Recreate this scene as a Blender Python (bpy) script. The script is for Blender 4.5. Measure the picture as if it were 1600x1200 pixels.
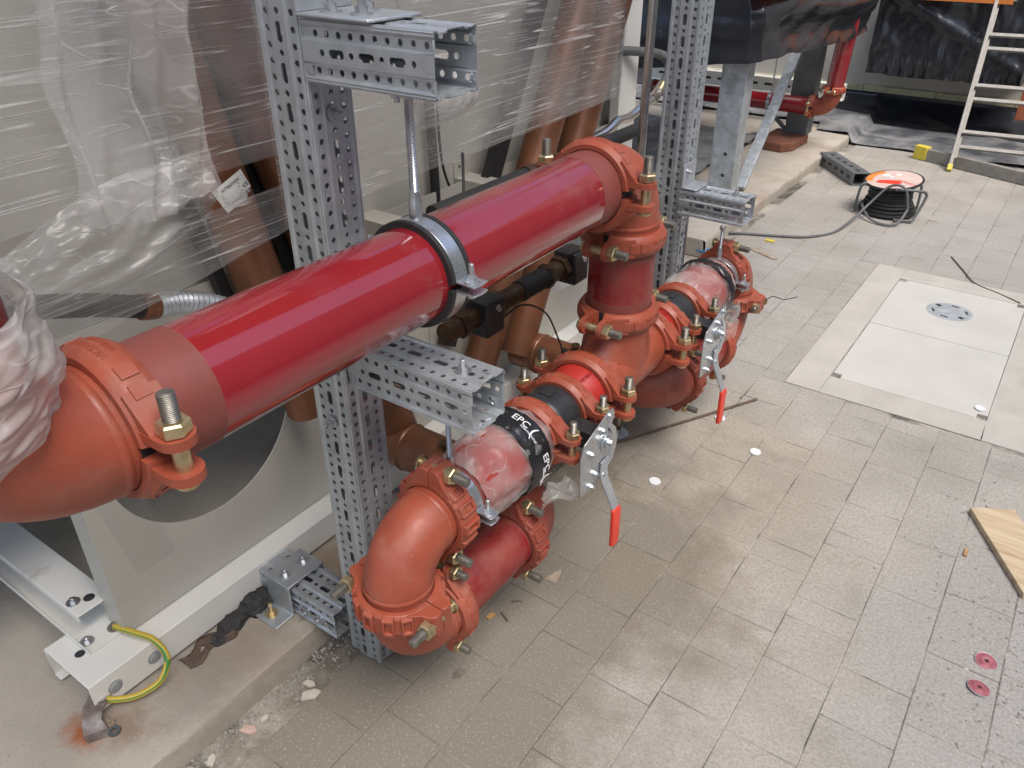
import bpy, bmesh, math, random
from mathutils import Matrix, Vector, noise
V = Vector; PI = math.pi; R = math.radians
rnd = random.Random(7)
for o in list(bpy.data.objects): bpy.data.objects.remove(o)
scene = bpy.context.scene
COL = scene.collection

# ------------------------------------------------------------------ camera, sky, sun, exposure
cam_d = bpy.data.cameras.new('camera'); cam = bpy.data.objects.new('camera', cam_d); COL.objects.link(cam)
cam.location = (0, 0, 1.65); cam.rotation_euler = (R(90 - 31.1), 0, R(35.2))
cam_d.sensor_width = 36; cam_d.lens = 1239 / 1600 * 36; cam_d.clip_start = .02; cam_d.clip_end = 400
scene.camera = cam
SUN_EL, SUN_AZ = 63, 114          # azimuth clockwise from +Y
world = bpy.data.worlds.new('World'); scene.world = world; world.use_nodes = True
wn = world.node_tree.nodes; wl = world.node_tree.links
sky = wn.new('ShaderNodeTexSky'); sky.sky_type = 'NISHITA'; sky.sun_disc = False
sky.sun_elevation = R(SUN_EL); sky.sun_rotation = R(SUN_AZ); sky.air_density = 1.0; sky.dust_density = 2.5; sky.ozone_density = 1.0
bg = wn['Background']; bg.inputs['Strength'].default_value = .115
wl.new(sky.outputs['Color'], bg.inputs['Color'])
sun_d = bpy.data.lights.new('sun', 'SUN'); sun_d.energy = 1.5; sun_d.angle = R(34); sun_d.color = (1, .955, .895)
sun = bpy.data.objects.new('sun', sun_d); COL.objects.link(sun)
sv = V((math.sin(R(SUN_AZ)) * math.cos(R(SUN_EL)), math.cos(R(SUN_AZ)) * math.cos(R(SUN_EL)), math.sin(R(SUN_EL))))
sun.rotation_euler = sv.to_track_quat('Z', 'Y').to_euler(); sun.location = (3, -2, 8)
scene.view_settings.view_transform = 'Standard'; scene.view_settings.look = 'None'
scene.view_settings.exposure = 1.17; scene.view_settings.gamma = 1
scene.render.engine = 'CYCLES'
scene.cycles.transparent_max_bounces = 10; scene.cycles.max_bounces = 5; scene.cycles.diffuse_bounces = 3; scene.cycles.glossy_bounces = 3

# ------------------------------------------------------------------ materials
def new_mat(name):
    m = bpy.data.materials.new(name); m.use_nodes = True
    return m, m.node_tree.nodes, m.node_tree.links, m.node_tree.nodes['Principled BSDF']
def ramp(n, l, src, stops, interp='LINEAR'):
    r = n.new('ShaderNodeValToRGB'); r.color_ramp.interpolation = interp
    e = r.color_ramp.elements
    while len(e) < len(stops): e.new(.5)
    for i, (p, c) in enumerate(stops):
        e[i].position = p; e[i].color = c if len(c) == 4 else (*c, 1)
    l.new(src, r.inputs['Fac']); return r.outputs['Color']
def mixc(n, l, fac, a, b):
    m = n.new('ShaderNodeMix'); m.data_type = 'RGBA'
    for k, x in ((0, fac), (6, a), (7, b)):
        if isinstance(x, (int, float)): m.inputs[k].default_value = x
        elif isinstance(x, tuple): m.inputs[k].default_value = (*x, 1) if len(x) == 3 else x
        else: l.new(x, m.inputs[k])
    return m.outputs[2]
def ntex(n, l, scale, detail=4, rough=.55, stretch=None, rot=None, dist=0):
    g = n.new('ShaderNodeNewGeometry'); src = g.outputs['Position']
    if stretch or rot:
        mp = n.new('ShaderNodeMapping')
        if stretch: mp.inputs['Scale'].default_value = stretch
        if rot: mp.inputs['Rotation'].default_value = rot
        l.new(src, mp.inputs['Vector']); src = mp.outputs['Vector']
    t = n.new('ShaderNodeTexNoise'); t.inputs['Scale'].default_value = scale
    t.inputs['Detail'].default_value = detail; t.inputs['Roughness'].default_value = rough; t.inputs['Distortion'].default_value = dist
    l.new(src, t.inputs['Vector']); return t.outputs['Fac']
def mul(c, k): return tuple(min(1, x * k) for x in c[:3])
def pmat(name, col, rough=.5, metal=0., var=.18, vs=9, bump=.0, bs=140, dirt=None, dirt_s=5, dirt_r=(.5, .72), rvar=.1, coat=0, spec=.5, fine=None, rand=0, bdist=.002):
    m, n, l, b = new_mat(name)
    c = ramp(n, l, ntex(n, l, vs), [(.3, mul(col, 1 - var)), (.7, mul(col, 1 + var))])
    if fine:                       # fine speckle
        c = mixc(n, l, ramp(n, l, ntex(n, l, fine[0], 2, .7), [(fine[1], (0, 0, 0)), (fine[2], (1, 1, 1))]), c, fine[3])
    rough_src = ramp(n, l, ntex(n, l, vs * 2.3), [(.3, (max(0, rough - rvar),) * 3), (.7, (min(1, rough + rvar),) * 3)])
    if dirt:
        f = ramp(n, l, ntex(n, l, dirt_s, 6, .65), [(dirt_r[0], (0, 0, 0)), (dirt_r[1], (1, 1, 1))])
        c = mixc(n, l, f, c, dirt)
        rough_src = mixc(n, l, f, rough_src, (.8, .8, .8))
    if rand:
        oi = n.new('ShaderNodeObjectInfo')
        c2 = n.new('ShaderNodeMix'); c2.data_type = 'RGBA'; c2.blend_type = 'MULTIPLY'; c2.inputs[0].default_value = 1
        l.new(c, c2.inputs[6]); l.new(ramp(n, l, oi.outputs['Random'], [(0, (1 - rand,) * 3), (1, (1, 1, 1))]), c2.inputs[7]); c = c2.outputs[2]
    l.new(c, b.inputs['Base Color']); l.new(rough_src, b.inputs['Roughness'])
    b.inputs['Metallic'].default_value = metal; b.inputs['Coat Weight'].default_value = coat; b.inputs['Coat Roughness'].default_value = .05; b.inputs['Coat IOR'].default_value = 1.55
    b.inputs['Specular IOR Level'].default_value = spec
    if bump:
        bp = n.new('ShaderNodeBump'); bp.inputs['Strength'].default_value = bump; bp.inputs['Distance'].default_value = bdist
        l.new(ntex(n, l, bs, 3, .6), bp.inputs['Height']); l.new(bp.outputs['Normal'], b.inputs['Normal'])
    return m

MT = {}
MT['red'] = pmat('red_gloss_paint', (.235, .011, .017), .12, var=.08, vs=3, dirt=(.25, .085, .07), dirt_s=7, dirt_r=(.58, .9), coat=.8, rvar=.04, spec=.5)
MT['primer'] = pmat('dull_primer', (.20, .050, .040), .55, var=.12, bump=.15, bs=300)
MT['orange'] = pmat('orange_casting', (.30, .066, .035), .47, var=.14, vs=14, bump=.25, bs=260, dirt=(.31, .125, .09), dirt_s=11, dirt_r=(.52, .80), bdist=.001, fine=(170, .70, .76, (.40, .20, .14)))
MT['orange_dark'] = pmat('rust_red_casting', (.24, .054, .034), .5, var=.16, vs=12, bump=.25, bs=260, dirt=(.33, .15, .11), dirt_s=9, dirt_r=(.55, .85), bdist=.001)
MT['brightred'] = pmat('bright_red_casting', (.38, .024, .017), .45, var=.1, bump=.15, bs=260, bdist=.001)
MT['pipe_dull'] = pmat('dusty_red_paint', (.20, .015, .017), .3, var=.2, vs=6, dirt=(.26, .07, .05), dirt_s=8, dirt_r=(.45, .75))
MT['galv'] = pmat('galvanised_steel', (.45, .48, .505), .40, .6, var=.12, vs=26, bump=.05, bs=400, rvar=.12)
MT['galv_dull'] = pmat('weathered_galvanised', (.46, .49, .51), .5, .45, var=.2, vs=18, dirt=(.36, .38, .38), dirt_s=14, dirt_r=(.45, .6))
MT['zinc'] = pmat('bright_zinc', (.50, .52, .54), .30, .85, var=.08, vs=30, rvar=.08)
MT['steel_dark'] = pmat('dark_grey_steel', (.13, .14, .14), .5, .4, var=.2, vs=9)
MT['chrome'] = pmat('stainless_tube', (.58, .54, .50), .16, 1, var=.08, vs=20)
MT['bolt'] = pmat('grey_bolt', (.23, .215, .185), .45, .8, var=.2, vs=60)
MT['brass'] = pmat('yellow_zinc_nut', (.54, .44, .26), .34, .85, var=.18, vs=60)
MT['brass_dark'] = pmat('aged_brass', (.085, .05, .026), .45, .6, var=.3, vs=30)
MT['rubber'] = pmat('black_rubber', (.018, .018, .018), .62, var=.2)
MT['blackpl'] = pmat('black_coated_iron', (.022, .023, .025), .42, var=.3, vs=20, bump=.3, bs=240, dirt=(.10, .10, .10), dirt_s=16, dirt_r=(.6, .85), bdist=.001)
MT['white'] = pmat('white_powder_coat', (.74, .73, .68), .38, var=.035, vs=4, dirt=(.40, .37, .31), dirt_s=7, dirt_r=(.62, .85))
MT['beige'] = pmat('beige_sheet', (.47, .452, .40), .45, var=.04, vs=3, dirt=(.42, .39, .33), dirt_s=3, dirt_r=(.6, .95))
MT['copper'] = pmat('brown_copper', (.20, .082, .042), .38, .3, var=.25, vs=7, dirt=(.13, .06, .035), dirt_s=4, dirt_r=(.5, .75))
MT['wood'] = None
MT['grip'] = pmat('red_grip', (.68, .05, .026), .38, var=.06)
MT['ladder'] = pmat('worn_aluminium', (.27, .26, .235), .55, .3, var=.12, vs=25, dirt=(.40, .36, .30), dirt_s=16, dirt_r=(.5, .75))
MT['yellow'] = pmat('yellow_plastic', (.62, .50, .06), .5, var=.12)
MT['brick'] = pmat('dirty_brick', (.19, .075, .045), .85, var=.25, vs=20, bump=.5, bs=120)
MT['wall'] = pmat('plaster_wall', (.50, .465, .41), .9, var=.08, vs=3, bump=.3, bs=70, dirt=(.40, .37, .32), dirt_s=1.6, dirt_r=(.45, .75))
MT['cream'] = pmat('cream_tile', (.50, .47, .30), .7, var=.15, vs=10, dirt=(.33, .31, .22), dirt_s=8)
MT['orangeboard'] = pmat('orange_board', (.72, .22, .045), .6, var=.1)
MT['blacksheet'] = pmat('black_polythene', (.024, .025, .030), .20, var=.3, vs=5, dirt=(.16, .16, .17), dirt_s=9, dirt_r=(.66, .80), bump=.12, bs=9, bdist=.012, rvar=.06)
MT['dustysheet'] = pmat('dusty_black_polythene', (.13, .135, .145), .42, var=.4, vs=4, dirt=(.27, .262, .25), dirt_s=4, dirt_r=(.42, .68), bump=.4, bs=20, bdist=.012)
MT['paper'] = pmat('paper', (.66, .65, .61), .7, var=.04)
MT['ink'] = pmat('ink', (.03, .03, .035), .7, var=.1)
MT['inkwhite'] = pmat('white_ink', (.75, .75, .75), .6, var=.05)
MT['blue'] = pmat('blue_plastic', (.03, .22, .50), .5, var=.1)
MT['cap'] = pmat('pale_cap', (.66, .67, .69), .45, var=.05)
MT['debris'] = pmat('wood_chip', (.34, .27, .20), .9, var=.3, vs=40)
MT['twig'] = pmat('rusty_rod', (.11, .075, .055), .8, var=.3, vs=40)
MT['pink'] = pmat('pink_washer', (.30, .09, .11), .6, var=.3, vs=60)
MT['hosegrey'] = pmat('grey_cable', (.12, .12, .12), .6, var=.2, vs=30)

def paver_material():
    m, n, l, b = new_mat('paving_stone')
    c = ramp(n, l, ntex(n, l, 3.2, 5), [(.32, (.355, .333, .295)), (.68, (.455, .428, .385))])
    g = n.new('ShaderNodeNewGeometry')
    def blob(cx, cy, rx, ry, soft=.9, ns=3.):       # a ragged-edged patch at one spot, for spills and painted shade
        mp = n.new('ShaderNodeMapping'); mp.vector_type = 'POINT'; l.new(g.outputs['Position'], mp.inputs['Vector'])
        mp.inputs['Location'].default_value = (-cx / rx, -cy / ry, 0); mp.inputs['Scale'].default_value = (1 / rx, 1 / ry, 0)
        ln = n.new('ShaderNodeVectorMath'); ln.operation = 'LENGTH'; l.new(mp.outputs[0], ln.inputs[0])
        ad = n.new('ShaderNodeMath'); ad.operation = 'MULTIPLY_ADD'; l.new(ntex(n, l, ns, 4, .65), ad.inputs[0]); ad.inputs[1].default_value = 1.6; ad.inputs[2].default_value = -.8
        sm = n.new('ShaderNodeMath'); sm.operation = 'ADD'; l.new(ln.outputs['Value'], sm.inputs[0]); l.new(ad.outputs[0], sm.inputs[1])
        return ramp(n, l, sm.outputs[0], [(1 - soft * .5, (1, 1, 1)), (min(1, 1 + soft * .0), (0, 0, 0))])
    def over(c, f, k, col):
        mm = n.new('ShaderNodeMath'); mm.operation = 'MULTIPLY'; l.new(f, mm.inputs[0]); mm.inputs[1].default_value = k
        return mixc(n, l, mm.outputs[0], c, col)
    c = over(c, blob(-.70, 2.05, .55, .75), .55, (.39, .325, .245))       # tan sand round the far lever
    c = over(c, blob(-.90, 1.2, .60, 1.25), .9, (.175, .148, .110))        # dark dirty sand plus the pipes' soft shadow, painted in along the near loop
    c = over(c, blob(.25, 1.75, .35, .85), .8, (.375, .368, .355))         # grey cement dust at the right
    c = over(c, blob(-.2, 5.0, .8, .9), .7, (.40, .388, .365))             # cement skim behind the manhole
    oi = n.new('ShaderNodeObjectInfo')
    c = mixc(n, l, ramp(n, l, oi.outputs['Random'], [(0, (0, 0, 0)), (1, (.22, .22, .22))]), c, (.24, .222, .195))
    c = mixc(n, l, ramp(n, l, ntex(n, l, 420, 2, .8), [(.57, (0, 0, 0)), (.68, (.8, .8, .8))]), c, (.13, .12, .11))   # dark grains
    c = mixc(n, l, ramp(n, l, ntex(n, l, 330, 2, .8), [(.66, (0, 0, 0)), (.74, (.6, .6, .6))]), c, (.58, .56, .52))      # pale grains
    c = over(c, ramp(n, l, ntex(n, l, 110, 4, .8), [(.40, (0, 0, 0)), (.66, (1, 1, 1))]), .62, (.185, .17, .145))
    c = over(c, ramp(n, l, ntex(n, l, 150, 3, .8), [(.55, (0, 0, 0)), (.72, (1, 1, 1))]), .42, (.56, .53, .485))
    dark = ramp(n, l, ntex(n, l, 5, 6, .7), [(.54, (0, 0, 0)), (.70, (1, 1, 1))])
    c = over(c, dark, .35, (.21, .20, .18))
    l.new(c, b.inputs['Base Color']); b.inputs['Roughness'].default_value = .95; b.inputs['Specular IOR Level'].default_value = .1
    bp = n.new('ShaderNodeBump'); bp.inputs['Strength'].default_value = .5; bp.inputs['Distance'].default_value = .002
    l.new(ntex(n, l, 240, 4, .7), bp.inputs['Height']); l.new(bp.outputs['Normal'], b.inputs['Normal'])
    return m
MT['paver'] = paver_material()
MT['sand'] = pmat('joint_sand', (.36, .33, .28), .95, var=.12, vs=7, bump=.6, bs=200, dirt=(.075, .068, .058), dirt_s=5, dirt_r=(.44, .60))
MT['soil'] = pmat('bare_ground', (.30, .265, .215), .95, var=.25, vs=3, bump=.7, bs=60, fine=(220, .58, .68, (.12, .11, .09)), bdist=.01)
MT['concrete'] = pmat('slab_concrete', (.395, .355, .30), .9, var=.16, vs=4, bump=.5, bs=110, dirt=(.30, .215, .15), dirt_s=3.2, dirt_r=(.5, .78), fine=(320, .60, .70, (.17, .15, .125)))
def stain_or_shade(mat, cx, cy, rx, ry, col, k):
    """a ragged patch at one spot of a surface: rust, dirt, painted shade"""
    n, l = mat.node_tree.nodes, mat.node_tree.links; b = n['Principled BSDF']; src = b.inputs['Base Color'].links[0].from_socket
    g = n.new('ShaderNodeNewGeometry'); mp = n.new('ShaderNodeMapping'); l.new(g.outputs['Position'], mp.inputs['Vector'])
    mp.inputs['Location'].default_value = (-cx / rx, -cy / ry, 0); mp.inputs['Scale'].default_value = (1 / rx, 1 / ry, 0)
    ln = n.new('ShaderNodeVectorMath'); ln.operation = 'LENGTH'; l.new(mp.outputs[0], ln.inputs[0])
    ad = n.new('ShaderNodeMath'); ad.operation = 'MULTIPLY_ADD'; l.new(ntex(n, l, 22, 6, .7), ad.inputs[0]); ad.inputs[1].default_value = 1.5; ad.inputs[2].default_value = -.75
    sm = n.new('ShaderNodeMath'); sm.operation = 'ADD'; l.new(ln.outputs['Value'], sm.inputs[0]); l.new(ad.outputs[0], sm.inputs[1])
    f = ramp(n, l, sm.outputs[0], [(.15, (k, k, k)), (1, (0, 0, 0))])
    l.new(mixc(n, l, f, src, col), b.inputs['Base Color'])
stain_or_shade(MT['concrete'], -1.415, .355, .075, .05, (.30, .085, .022), .95)
stain_or_shade(MT['concrete'], -1.36, .42, .10, .09, (.22, .13, .08), .6)
stain_or_shade(MT['concrete'], -1.30, .72, .16, .35, (.20, .165, .13), .5)
stain_or_shade(MT['sand'], -.90, 1.2, .60, 1.2, (.13, .108, .08), .8)  # dark sand and soft pipe shadow painted into the joints as well
MT['cover'] = pmat('pale_concrete', (.47, .455, .42), .85, var=.05, vs=5, bump=.2, bs=220, dirt=(.45, .425, .385), dirt_s=4, dirt_r=(.5, .8))
MT['surround'] = pmat('worn_concrete', (.43, .405, .36), .9, var=.08, vs=5, bump=.3, bs=160, dirt=(.34, .315, .27), dirt_s=4, dirt_r=(.5, .8), fine=(260, .6, .7, (.26, .245, .22)))
MT['stone'] = pmat('grit', (.30, .285, .26), .9, var=.5, vs=60)

def rust_material():
    m, n, l, b = new_mat('rusty_steel')
    c = ramp(n, l, ntex(n, l, 30, 4), [(.35, (.16, .12, .10)), (.6, (.30, .27, .25)), (.75, (.45, .43, .41))])
    l.new(c, b.inputs['Base Color']); b.inputs['Metallic'].default_value = .5; b.inputs['Roughness'].default_value = .5
    return m
MT['rust'] = rust_material()
def wood_material():
    m, n, l, b = new_mat('pine_plank')
    c = ramp(n, l, ntex(n, l, 2.5, 5, .6, stretch=(1.3, 22, 8), rot=(0, 0, R(60)), dist=.6), [(.3, (.36, .26, .155)), (.55, (.52, .41, .27)), (.75, (.58, .48, .34))])
    l.new(c, b.inputs['Base Color']); b.inputs['Roughness'].default_value = .75
    return m
MT['wood'] = wood_material()
def gy_material():                # green and yellow earth wire
    m, n, l, b = new_mat('earth_wire')
    tc = n.new('ShaderNodeTexCoord'); sp = n.new('ShaderNodeSeparateXYZ'); l.new(tc.outputs['UV'], sp.inputs[0])
    c = ramp(n, l, sp.outputs[0], [(0, (.55, .40, .05)), (.40, (.55, .40, .05)), (.405, (.05, .22, .04)), (.455, (.05, .22, .04)), (.46, (.55, .40, .05))], 'CONSTANT')
    l.new(c, b.inputs['Base Color']); b.inputs['Roughness'].default_value = .45
    return m
MT['earth'] = gy_material()

def film_material(name, rot, milk=.1, line=.6, sc=3.2, stretch=(1, .55, 26), rough=.15, width=.03, bumpd=.004, gloss=1., cloud=(.0, .2), cloud_s=4, base_bump=.2, white=.80):
    """clear polythene: see-through and glossy, with thin raised crease lines where the layers bunch"""
    m, n, l, b = new_mat(name); n.remove(b)
    out = n['Material Output']
    def math_(op, a, b_=None, clamp=False):
        q = n.new('ShaderNodeMath'); q.operation = op; q.use_clamp = clamp
        for k, x in enumerate((a, b_)):
            if x is None: continue
            if isinstance(x, (int, float)): q.inputs[k].default_value = x
            else: l.new(x, q.inputs[k])
        return q.outputs[0]
    def ridge(scale, rt, w):
        t = ntex(n, l, scale, 1, .5, stretch=stretch, rot=rt, dist=.15)
        d = math_('ABSOLUTE', math_('SUBTRACT', t, .5))
        return math_('SUBTRACT', 1, math_('DIVIDE', d, w), True)
    br = ntex(n, l, 9, 1, .5)                      # lines fade in and out along their length
    gate = ramp(n, l, br, [(.42, (0, 0, 0)), (.58, (1, 1, 1))])
    r1 = math_('MULTIPLY', ridge(sc, rot, width), ramp(n, l, ntex(n, l, 3, 0, .5), [(.35, (.15, .15, .15)), (.6, (1, 1, 1))])); r2 = math_('MULTIPLY', ridge(sc * 1.7, (rot[0] + .09, rot[1], rot[2]), width * 1.1), gate)
    r3 = math_('MULTIPLY', ridge(sc * 3.1, (rot[0] - .05, rot[1], rot[2]), width * 1.3), math_('SUBTRACT', 1, gate))
    rg = math_('MAXIMUM', r1, math_('MAXIMUM', r2, r3))
    cl = ramp(n, l, ntex(n, l, cloud_s, 2, .55), [(.35, (cloud[0],) * 3), (.7, (cloud[1],) * 3)])
    hsum = math_('ADD', rg, math_('MULTIPLY', ntex(n, l, sc * 1.3, 2, .6, stretch=stretch, rot=rot), base_bump * 10))
    bp = n.new('ShaderNodeBump'); bp.inputs['Strength'].default_value = 1; bp.inputs['Distance'].default_value = bumpd
    l.new(hsum, bp.inputs['Height'])
    tr = n.new('ShaderNodeBsdfTransparent'); tr.inputs['Color'].default_value = (.97, .97, .965, 1)
    df = n.new('ShaderNodeBsdfDiffuse'); df.inputs['Color'].default_value = (white, white * .99, white * .965, 1); l.new(bp.outputs['Normal'], df.inputs['Normal'])
    tl = n.new('ShaderNodeBsdfTranslucent'); tl.inputs['Color'].default_value = (white, white * .99, white * .965, 1)
    dm = n.new('ShaderNodeMixShader'); dm.inputs[0].default_value = .4; l.new(df.outputs[0], dm.inputs[1]); l.new(tl.outputs[0], dm.inputs[2])
    gl = n.new('ShaderNodeBsdfGlossy'); gl.inputs['Roughness'].default_value = rough; gl.inputs['Color'].default_value = (.95, .95, .95, 1)
    l.new(bp.outputs['Normal'], gl.inputs['Normal'])
    mk = n.new('ShaderNodeMixShader')
    l.new(math_('ADD', math_('ADD', milk, cl), math_('MULTIPLY', rg, line), True), mk.inputs[0])
    l.new(tr.outputs[0], mk.inputs[1]); l.new(dm.outputs[0], mk.inputs[2])
    fr = n.new('ShaderNodeFresnel'); gb = n.new('ShaderNodeNewGeometry'); l.new(math_('SUBTRACT', 1.4, math_('MULTIPLY', gb.outputs['Backfacing'], 1.4 - 1 / 1.4)), fr.inputs['IOR']); l.new(bp.outputs['Normal'], fr.inputs['Normal'])
    fin = n.new('ShaderNodeMixShader'); l.new(math_('MULTIPLY', fr.outputs[0], gloss, True), fin.inputs[0]); l.new(mk.outputs[0], fin.inputs[1]); l.new(gl.outputs[0], fin.inputs[2])
    l.new(fin.outputs[0], out.inputs['Surface'])
    return m
MT['film'] = film_material('stretch_film', (R(-7), 0, 0), milk=.12, line=.78, sc=1.7, stretch=(1, .30, 17), width=.013, bumpd=.0010, gloss=1.0, cloud=(.0, .22), base_bump=.03, white=.92)
MT['looseflm'] = film_material('loose_polythene', (R(80), 0, R(15)), milk=.20, line=.30, sc=2.6, stretch=(1, .6, 3.0), width=.012, bumpd=.0008, gloss=.8, cloud=(.0, .20), rough=.25, base_bump=.10)
MT['bagfilm'] = film_material('clear_bag', (R(35), R(20), 0), milk=.10, line=.22, sc=5, stretch=(1, .5, 1), width=.010, bumpd=.0006, gloss=.55, cloud=(.0, .45), cloud_s=9, rough=.25, base_bump=.10)
MT['whitefilm'] = film_material('white_crumpled_film', (R(20), R(30), 0), milk=.34, line=.30, sc=4, stretch=(1, 1, 3), width=.03, bumpd=.0012, gloss=.6, cloud=(.0, .2), rough=.4, base_bump=.15, white=.74)
MT['tapeclear'] = film_material('clear_tape', (R(20), 0, 0), milk=.03, line=.05, sc=3, stretch=(1, 1, 1), width=.010, bumpd=.0004, gloss=.7, cloud=(.0, .06), rough=.12, base_bump=.02)
MT['brightred_dull'] = pmat('dull_red_casting', (.30, .030, .022), .5, var=.2, vs=14, dirt=(.22, .06, .05), dirt_s=14)
MT['brick_orange'] = pmat('orange_red_paint', (.42, .13, .06), .7, var=.15)
MT['galv_grey'] = pmat('grey_steel', (.20, .215, .22), .45, .5, var=.15, vs=12)
MT['salmon'] = pmat('salmon_label', (.60, .47, .42), .5, var=.12, vs=14)
MT['cork'] = pmat('cork', (.42, .24, .10), .8, var=.2, vs=60)
MT['flake'] = pmat('flake', (.46, .42, .36), .85, var=.15, vs=40)
MT['pinkflake'] = pmat('pink_flake', (.46, .33, .29), .85, var=.15, vs=40)
MT['asphalt'] = pmat('asphalt', (.035, .034, .033), .8, var=.4, vs=60, bump=.6, bs=150)

# ------------------------------------------------------------------ mesh helpers
def FR(o, z, x=None):
    z = V(z).normalized()
    if x is None: x = V((0, 0, 1)) if abs(z.z) < .9 else V((1, 0, 0))
    x = V(x); x = (x - z * x.dot(z)).normalized(); y = z.cross(x)
    return Matrix(((x.x, y.x, z.x, o[0]), (x.y, y.y, z.y, o[1]), (x.z, y.z, z.z, o[2]), (0, 0, 0, 1)))
ID = Matrix.Identity(4)
class MB:
    def __init__(s): s.v = []; s.f = []; s.uv = None
    def add(s, vs, fs, T=None):
        k = len(s.v)
        s.v += [tuple(T @ V(p)) for p in vs] if T is not None else [tuple(p) for p in vs]
        s.f += [tuple(i + k for i in q) for q in fs]; return s
    def box(s, x0, x1, y0, y1, z0, z1, T=None):
        return s.add([(x0, y0, z0), (x1, y0, z0), (x1, y1, z0), (x0, y1, z0), (x0, y0, z1), (x1, y0, z1), (x1, y1, z1), (x0, y1, z1)],
                     [(3, 2, 1, 0), (4, 5, 6, 7), (0, 1, 5, 4), (1, 2, 6, 5), (2, 3, 7, 6), (3, 0, 4, 7)], T)
    def lathe(s, prof, n=48, T=None, a0=0, a1=2 * PI, loop=False):
        full = abs(a1 - a0 - 2 * PI) < 1e-6; m = n if full else n + 1; vs = []; k = len(prof)
        for i in range(m):
            a = a0 + (a1 - a0) * i / n; c, q = math.cos(a), math.sin(a)
            vs += [(r * c, r * q, z) for r, z in prof]
        fs = []
        for i in range(n):
            j = (i + 1) % m
            for t in range(k if loop else k - 1):
                u = (t + 1) % k
                fs.append((i * k + t, j * k + t, j * k + u, i * k + u))
        if not full and loop: fs.append(tuple(range(k))); fs.append(tuple(n * k + t for t in reversed(range(k))))
        return s.add(vs, fs, T)
    def cyl(s, p0, p1, r, r1=None, n=20, caps=True):
        p0, p1 = V(p0), V(p1); L = (p1 - p0).length; r1 = r if r1 is None else r1
        T = FR(p0, p1 - p0)
        s.lathe([(r, 0), (r1, L)], n, T)
        if caps:
            s.add([(r * math.cos(2 * PI * i / n), r * math.sin(2 * PI * i / n), 0) for i in range(n)], [tuple(reversed(range(n)))], T)
            s.add([(r1 * math.cos(2 * PI * i / n), r1 * math.sin(2 * PI * i / n), L) for i in range(n)], [tuple(range(n))], T)
        return s
    def tube(s, pts, r, n=12, caps=True, closed=False):
        pts = [V(p) for p in pts]; m = len(pts); rr = r if isinstance(r, (list, tuple)) else [r] * m
        vs = []; x = None
        for i, p in enumerate(pts):
            a = pts[i - 1] if (i > 0 or closed) else p; b = pts[(i + 1) % m] if (i < m - 1 or closed) else p
            t = (b - a).normalized()
            if x is None: x = V((0, 0, 1)) if abs(t.z) < .9 else V((1, 0, 0))
            x = (x - t * x.dot(t)).normalized(); y = t.cross(x)
            vs += [tuple(p + (x * math.cos(2 * PI * k / n) + y * math.sin(2 * PI * k / n)) * rr[i]) for k in range(n)]
        fs = []
        for i in range(m if closed else m - 1):
            j = (i + 1) % m
            for k in range(n): fs.append((i * n + k, i * n + (k + 1) % n, j * n + (k + 1) % n, j * n + k))
        if caps and not closed: fs.append(tuple(reversed(range(n)))); fs.append(tuple((m - 1) * n + k for k in range(n)))
        return s.add(vs, fs)
    def prism(s, poly, z0, z1, T=None):
        n = len(poly)
        return s.add([(x, y, z0) for x, y in poly] + [(x, y, z1) for x, y in poly],
                     [tuple(reversed(range(n))), tuple(range(n, 2 * n))] + [(i, (i + 1) % n, n + (i + 1) % n, n + i) for i in range(n)], T)
    def grid(s, fn, nu, nv, T=None):
        vs = [fn(i / nu, j / nv) for i in range(nu + 1) for j in range(nv + 1)]
        return s.add(vs, [(i * (nv + 1) + j, (i + 1) * (nv + 1) + j, (i + 1) * (nv + 1) + j + 1, i * (nv + 1) + j + 1) for i in range(nu) for j in range(nv)], T)
    def mesh(s, name, mat, sharp=38):
        me = bpy.data.meshes.new(name); me.from_pydata(s.v, [], s.f); me.materials.append(MT[mat] if isinstance(mat, str) else mat)
        bm = bmesh.new(); bm.from_mesh(me); bmesh.ops.remove_doubles(bm, verts=bm.verts, dist=1e-6)
        bmesh.ops.recalc_face_normals(bm, faces=bm.faces); bm.to_mesh(me); bm.free()
        if sharp:
            me.polygons.foreach_set('use_smooth', [True] * len(me.polygons)); me.set_sharp_from_angle(angle=R(sharp))
        me.update(); return me
PM = {}
def link(o, parent=None):
    COL.objects.link(o)
    if parent: o.parent = parent
    return o
def ob(name, me, parent=None, T=None, bevel=0, seg=2, solid=0):
    o = bpy.data.objects.new(name, me); link(o, parent)
    if T is not None: o.matrix_local = T
    if solid:
        md = o.modifiers.new('solid', 'SOLIDIFY'); md.thickness = solid; md.offset = -1
    if bevel:
        md = o.modifiers.new('bevel', 'BEVEL'); md.width = bevel; md.segments = seg; md.limit_method = 'ANGLE'; md.angle_limit = R(40); md.harden_normals = False
    return o
def build(mb, name, mat, parent=None, world=True, T=None, bevel=0, seg=2, solid=0, sharp=38):
    """world=True: coordinates are world ones and get moved into the parent's frame"""
    if parent is not None and world and parent.name in PM:
        I = PM[parent.name].inverted(); mb.v = [tuple(I @ V(p)) for p in mb.v]
    o = ob(name, mb.mesh(name, mat, sharp), parent, T, bevel, seg, solid)
    if parent is not None and parent.name in PM and T is None: PM[o.name] = PM[parent.name]
    return o
def tag(o, label, cat, group=None, kind=None):
    if label: o['label'] = label
    if cat: o['category'] = cat
    if group: o['group'] = group
    if kind: o['kind'] = kind
    return o
def thing(name, label, cat, T=(0, 0, 0), group=None):
    if not isinstance(T, Matrix): T = Matrix.Translation(V(T))
    e = bpy.data.objects.new(name, None); e.empty_display_size = .05; COL.objects.link(e)
    e.matrix_world = T; PM[e.name] = T.copy()
    return tag(e, label, cat, group)
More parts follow.
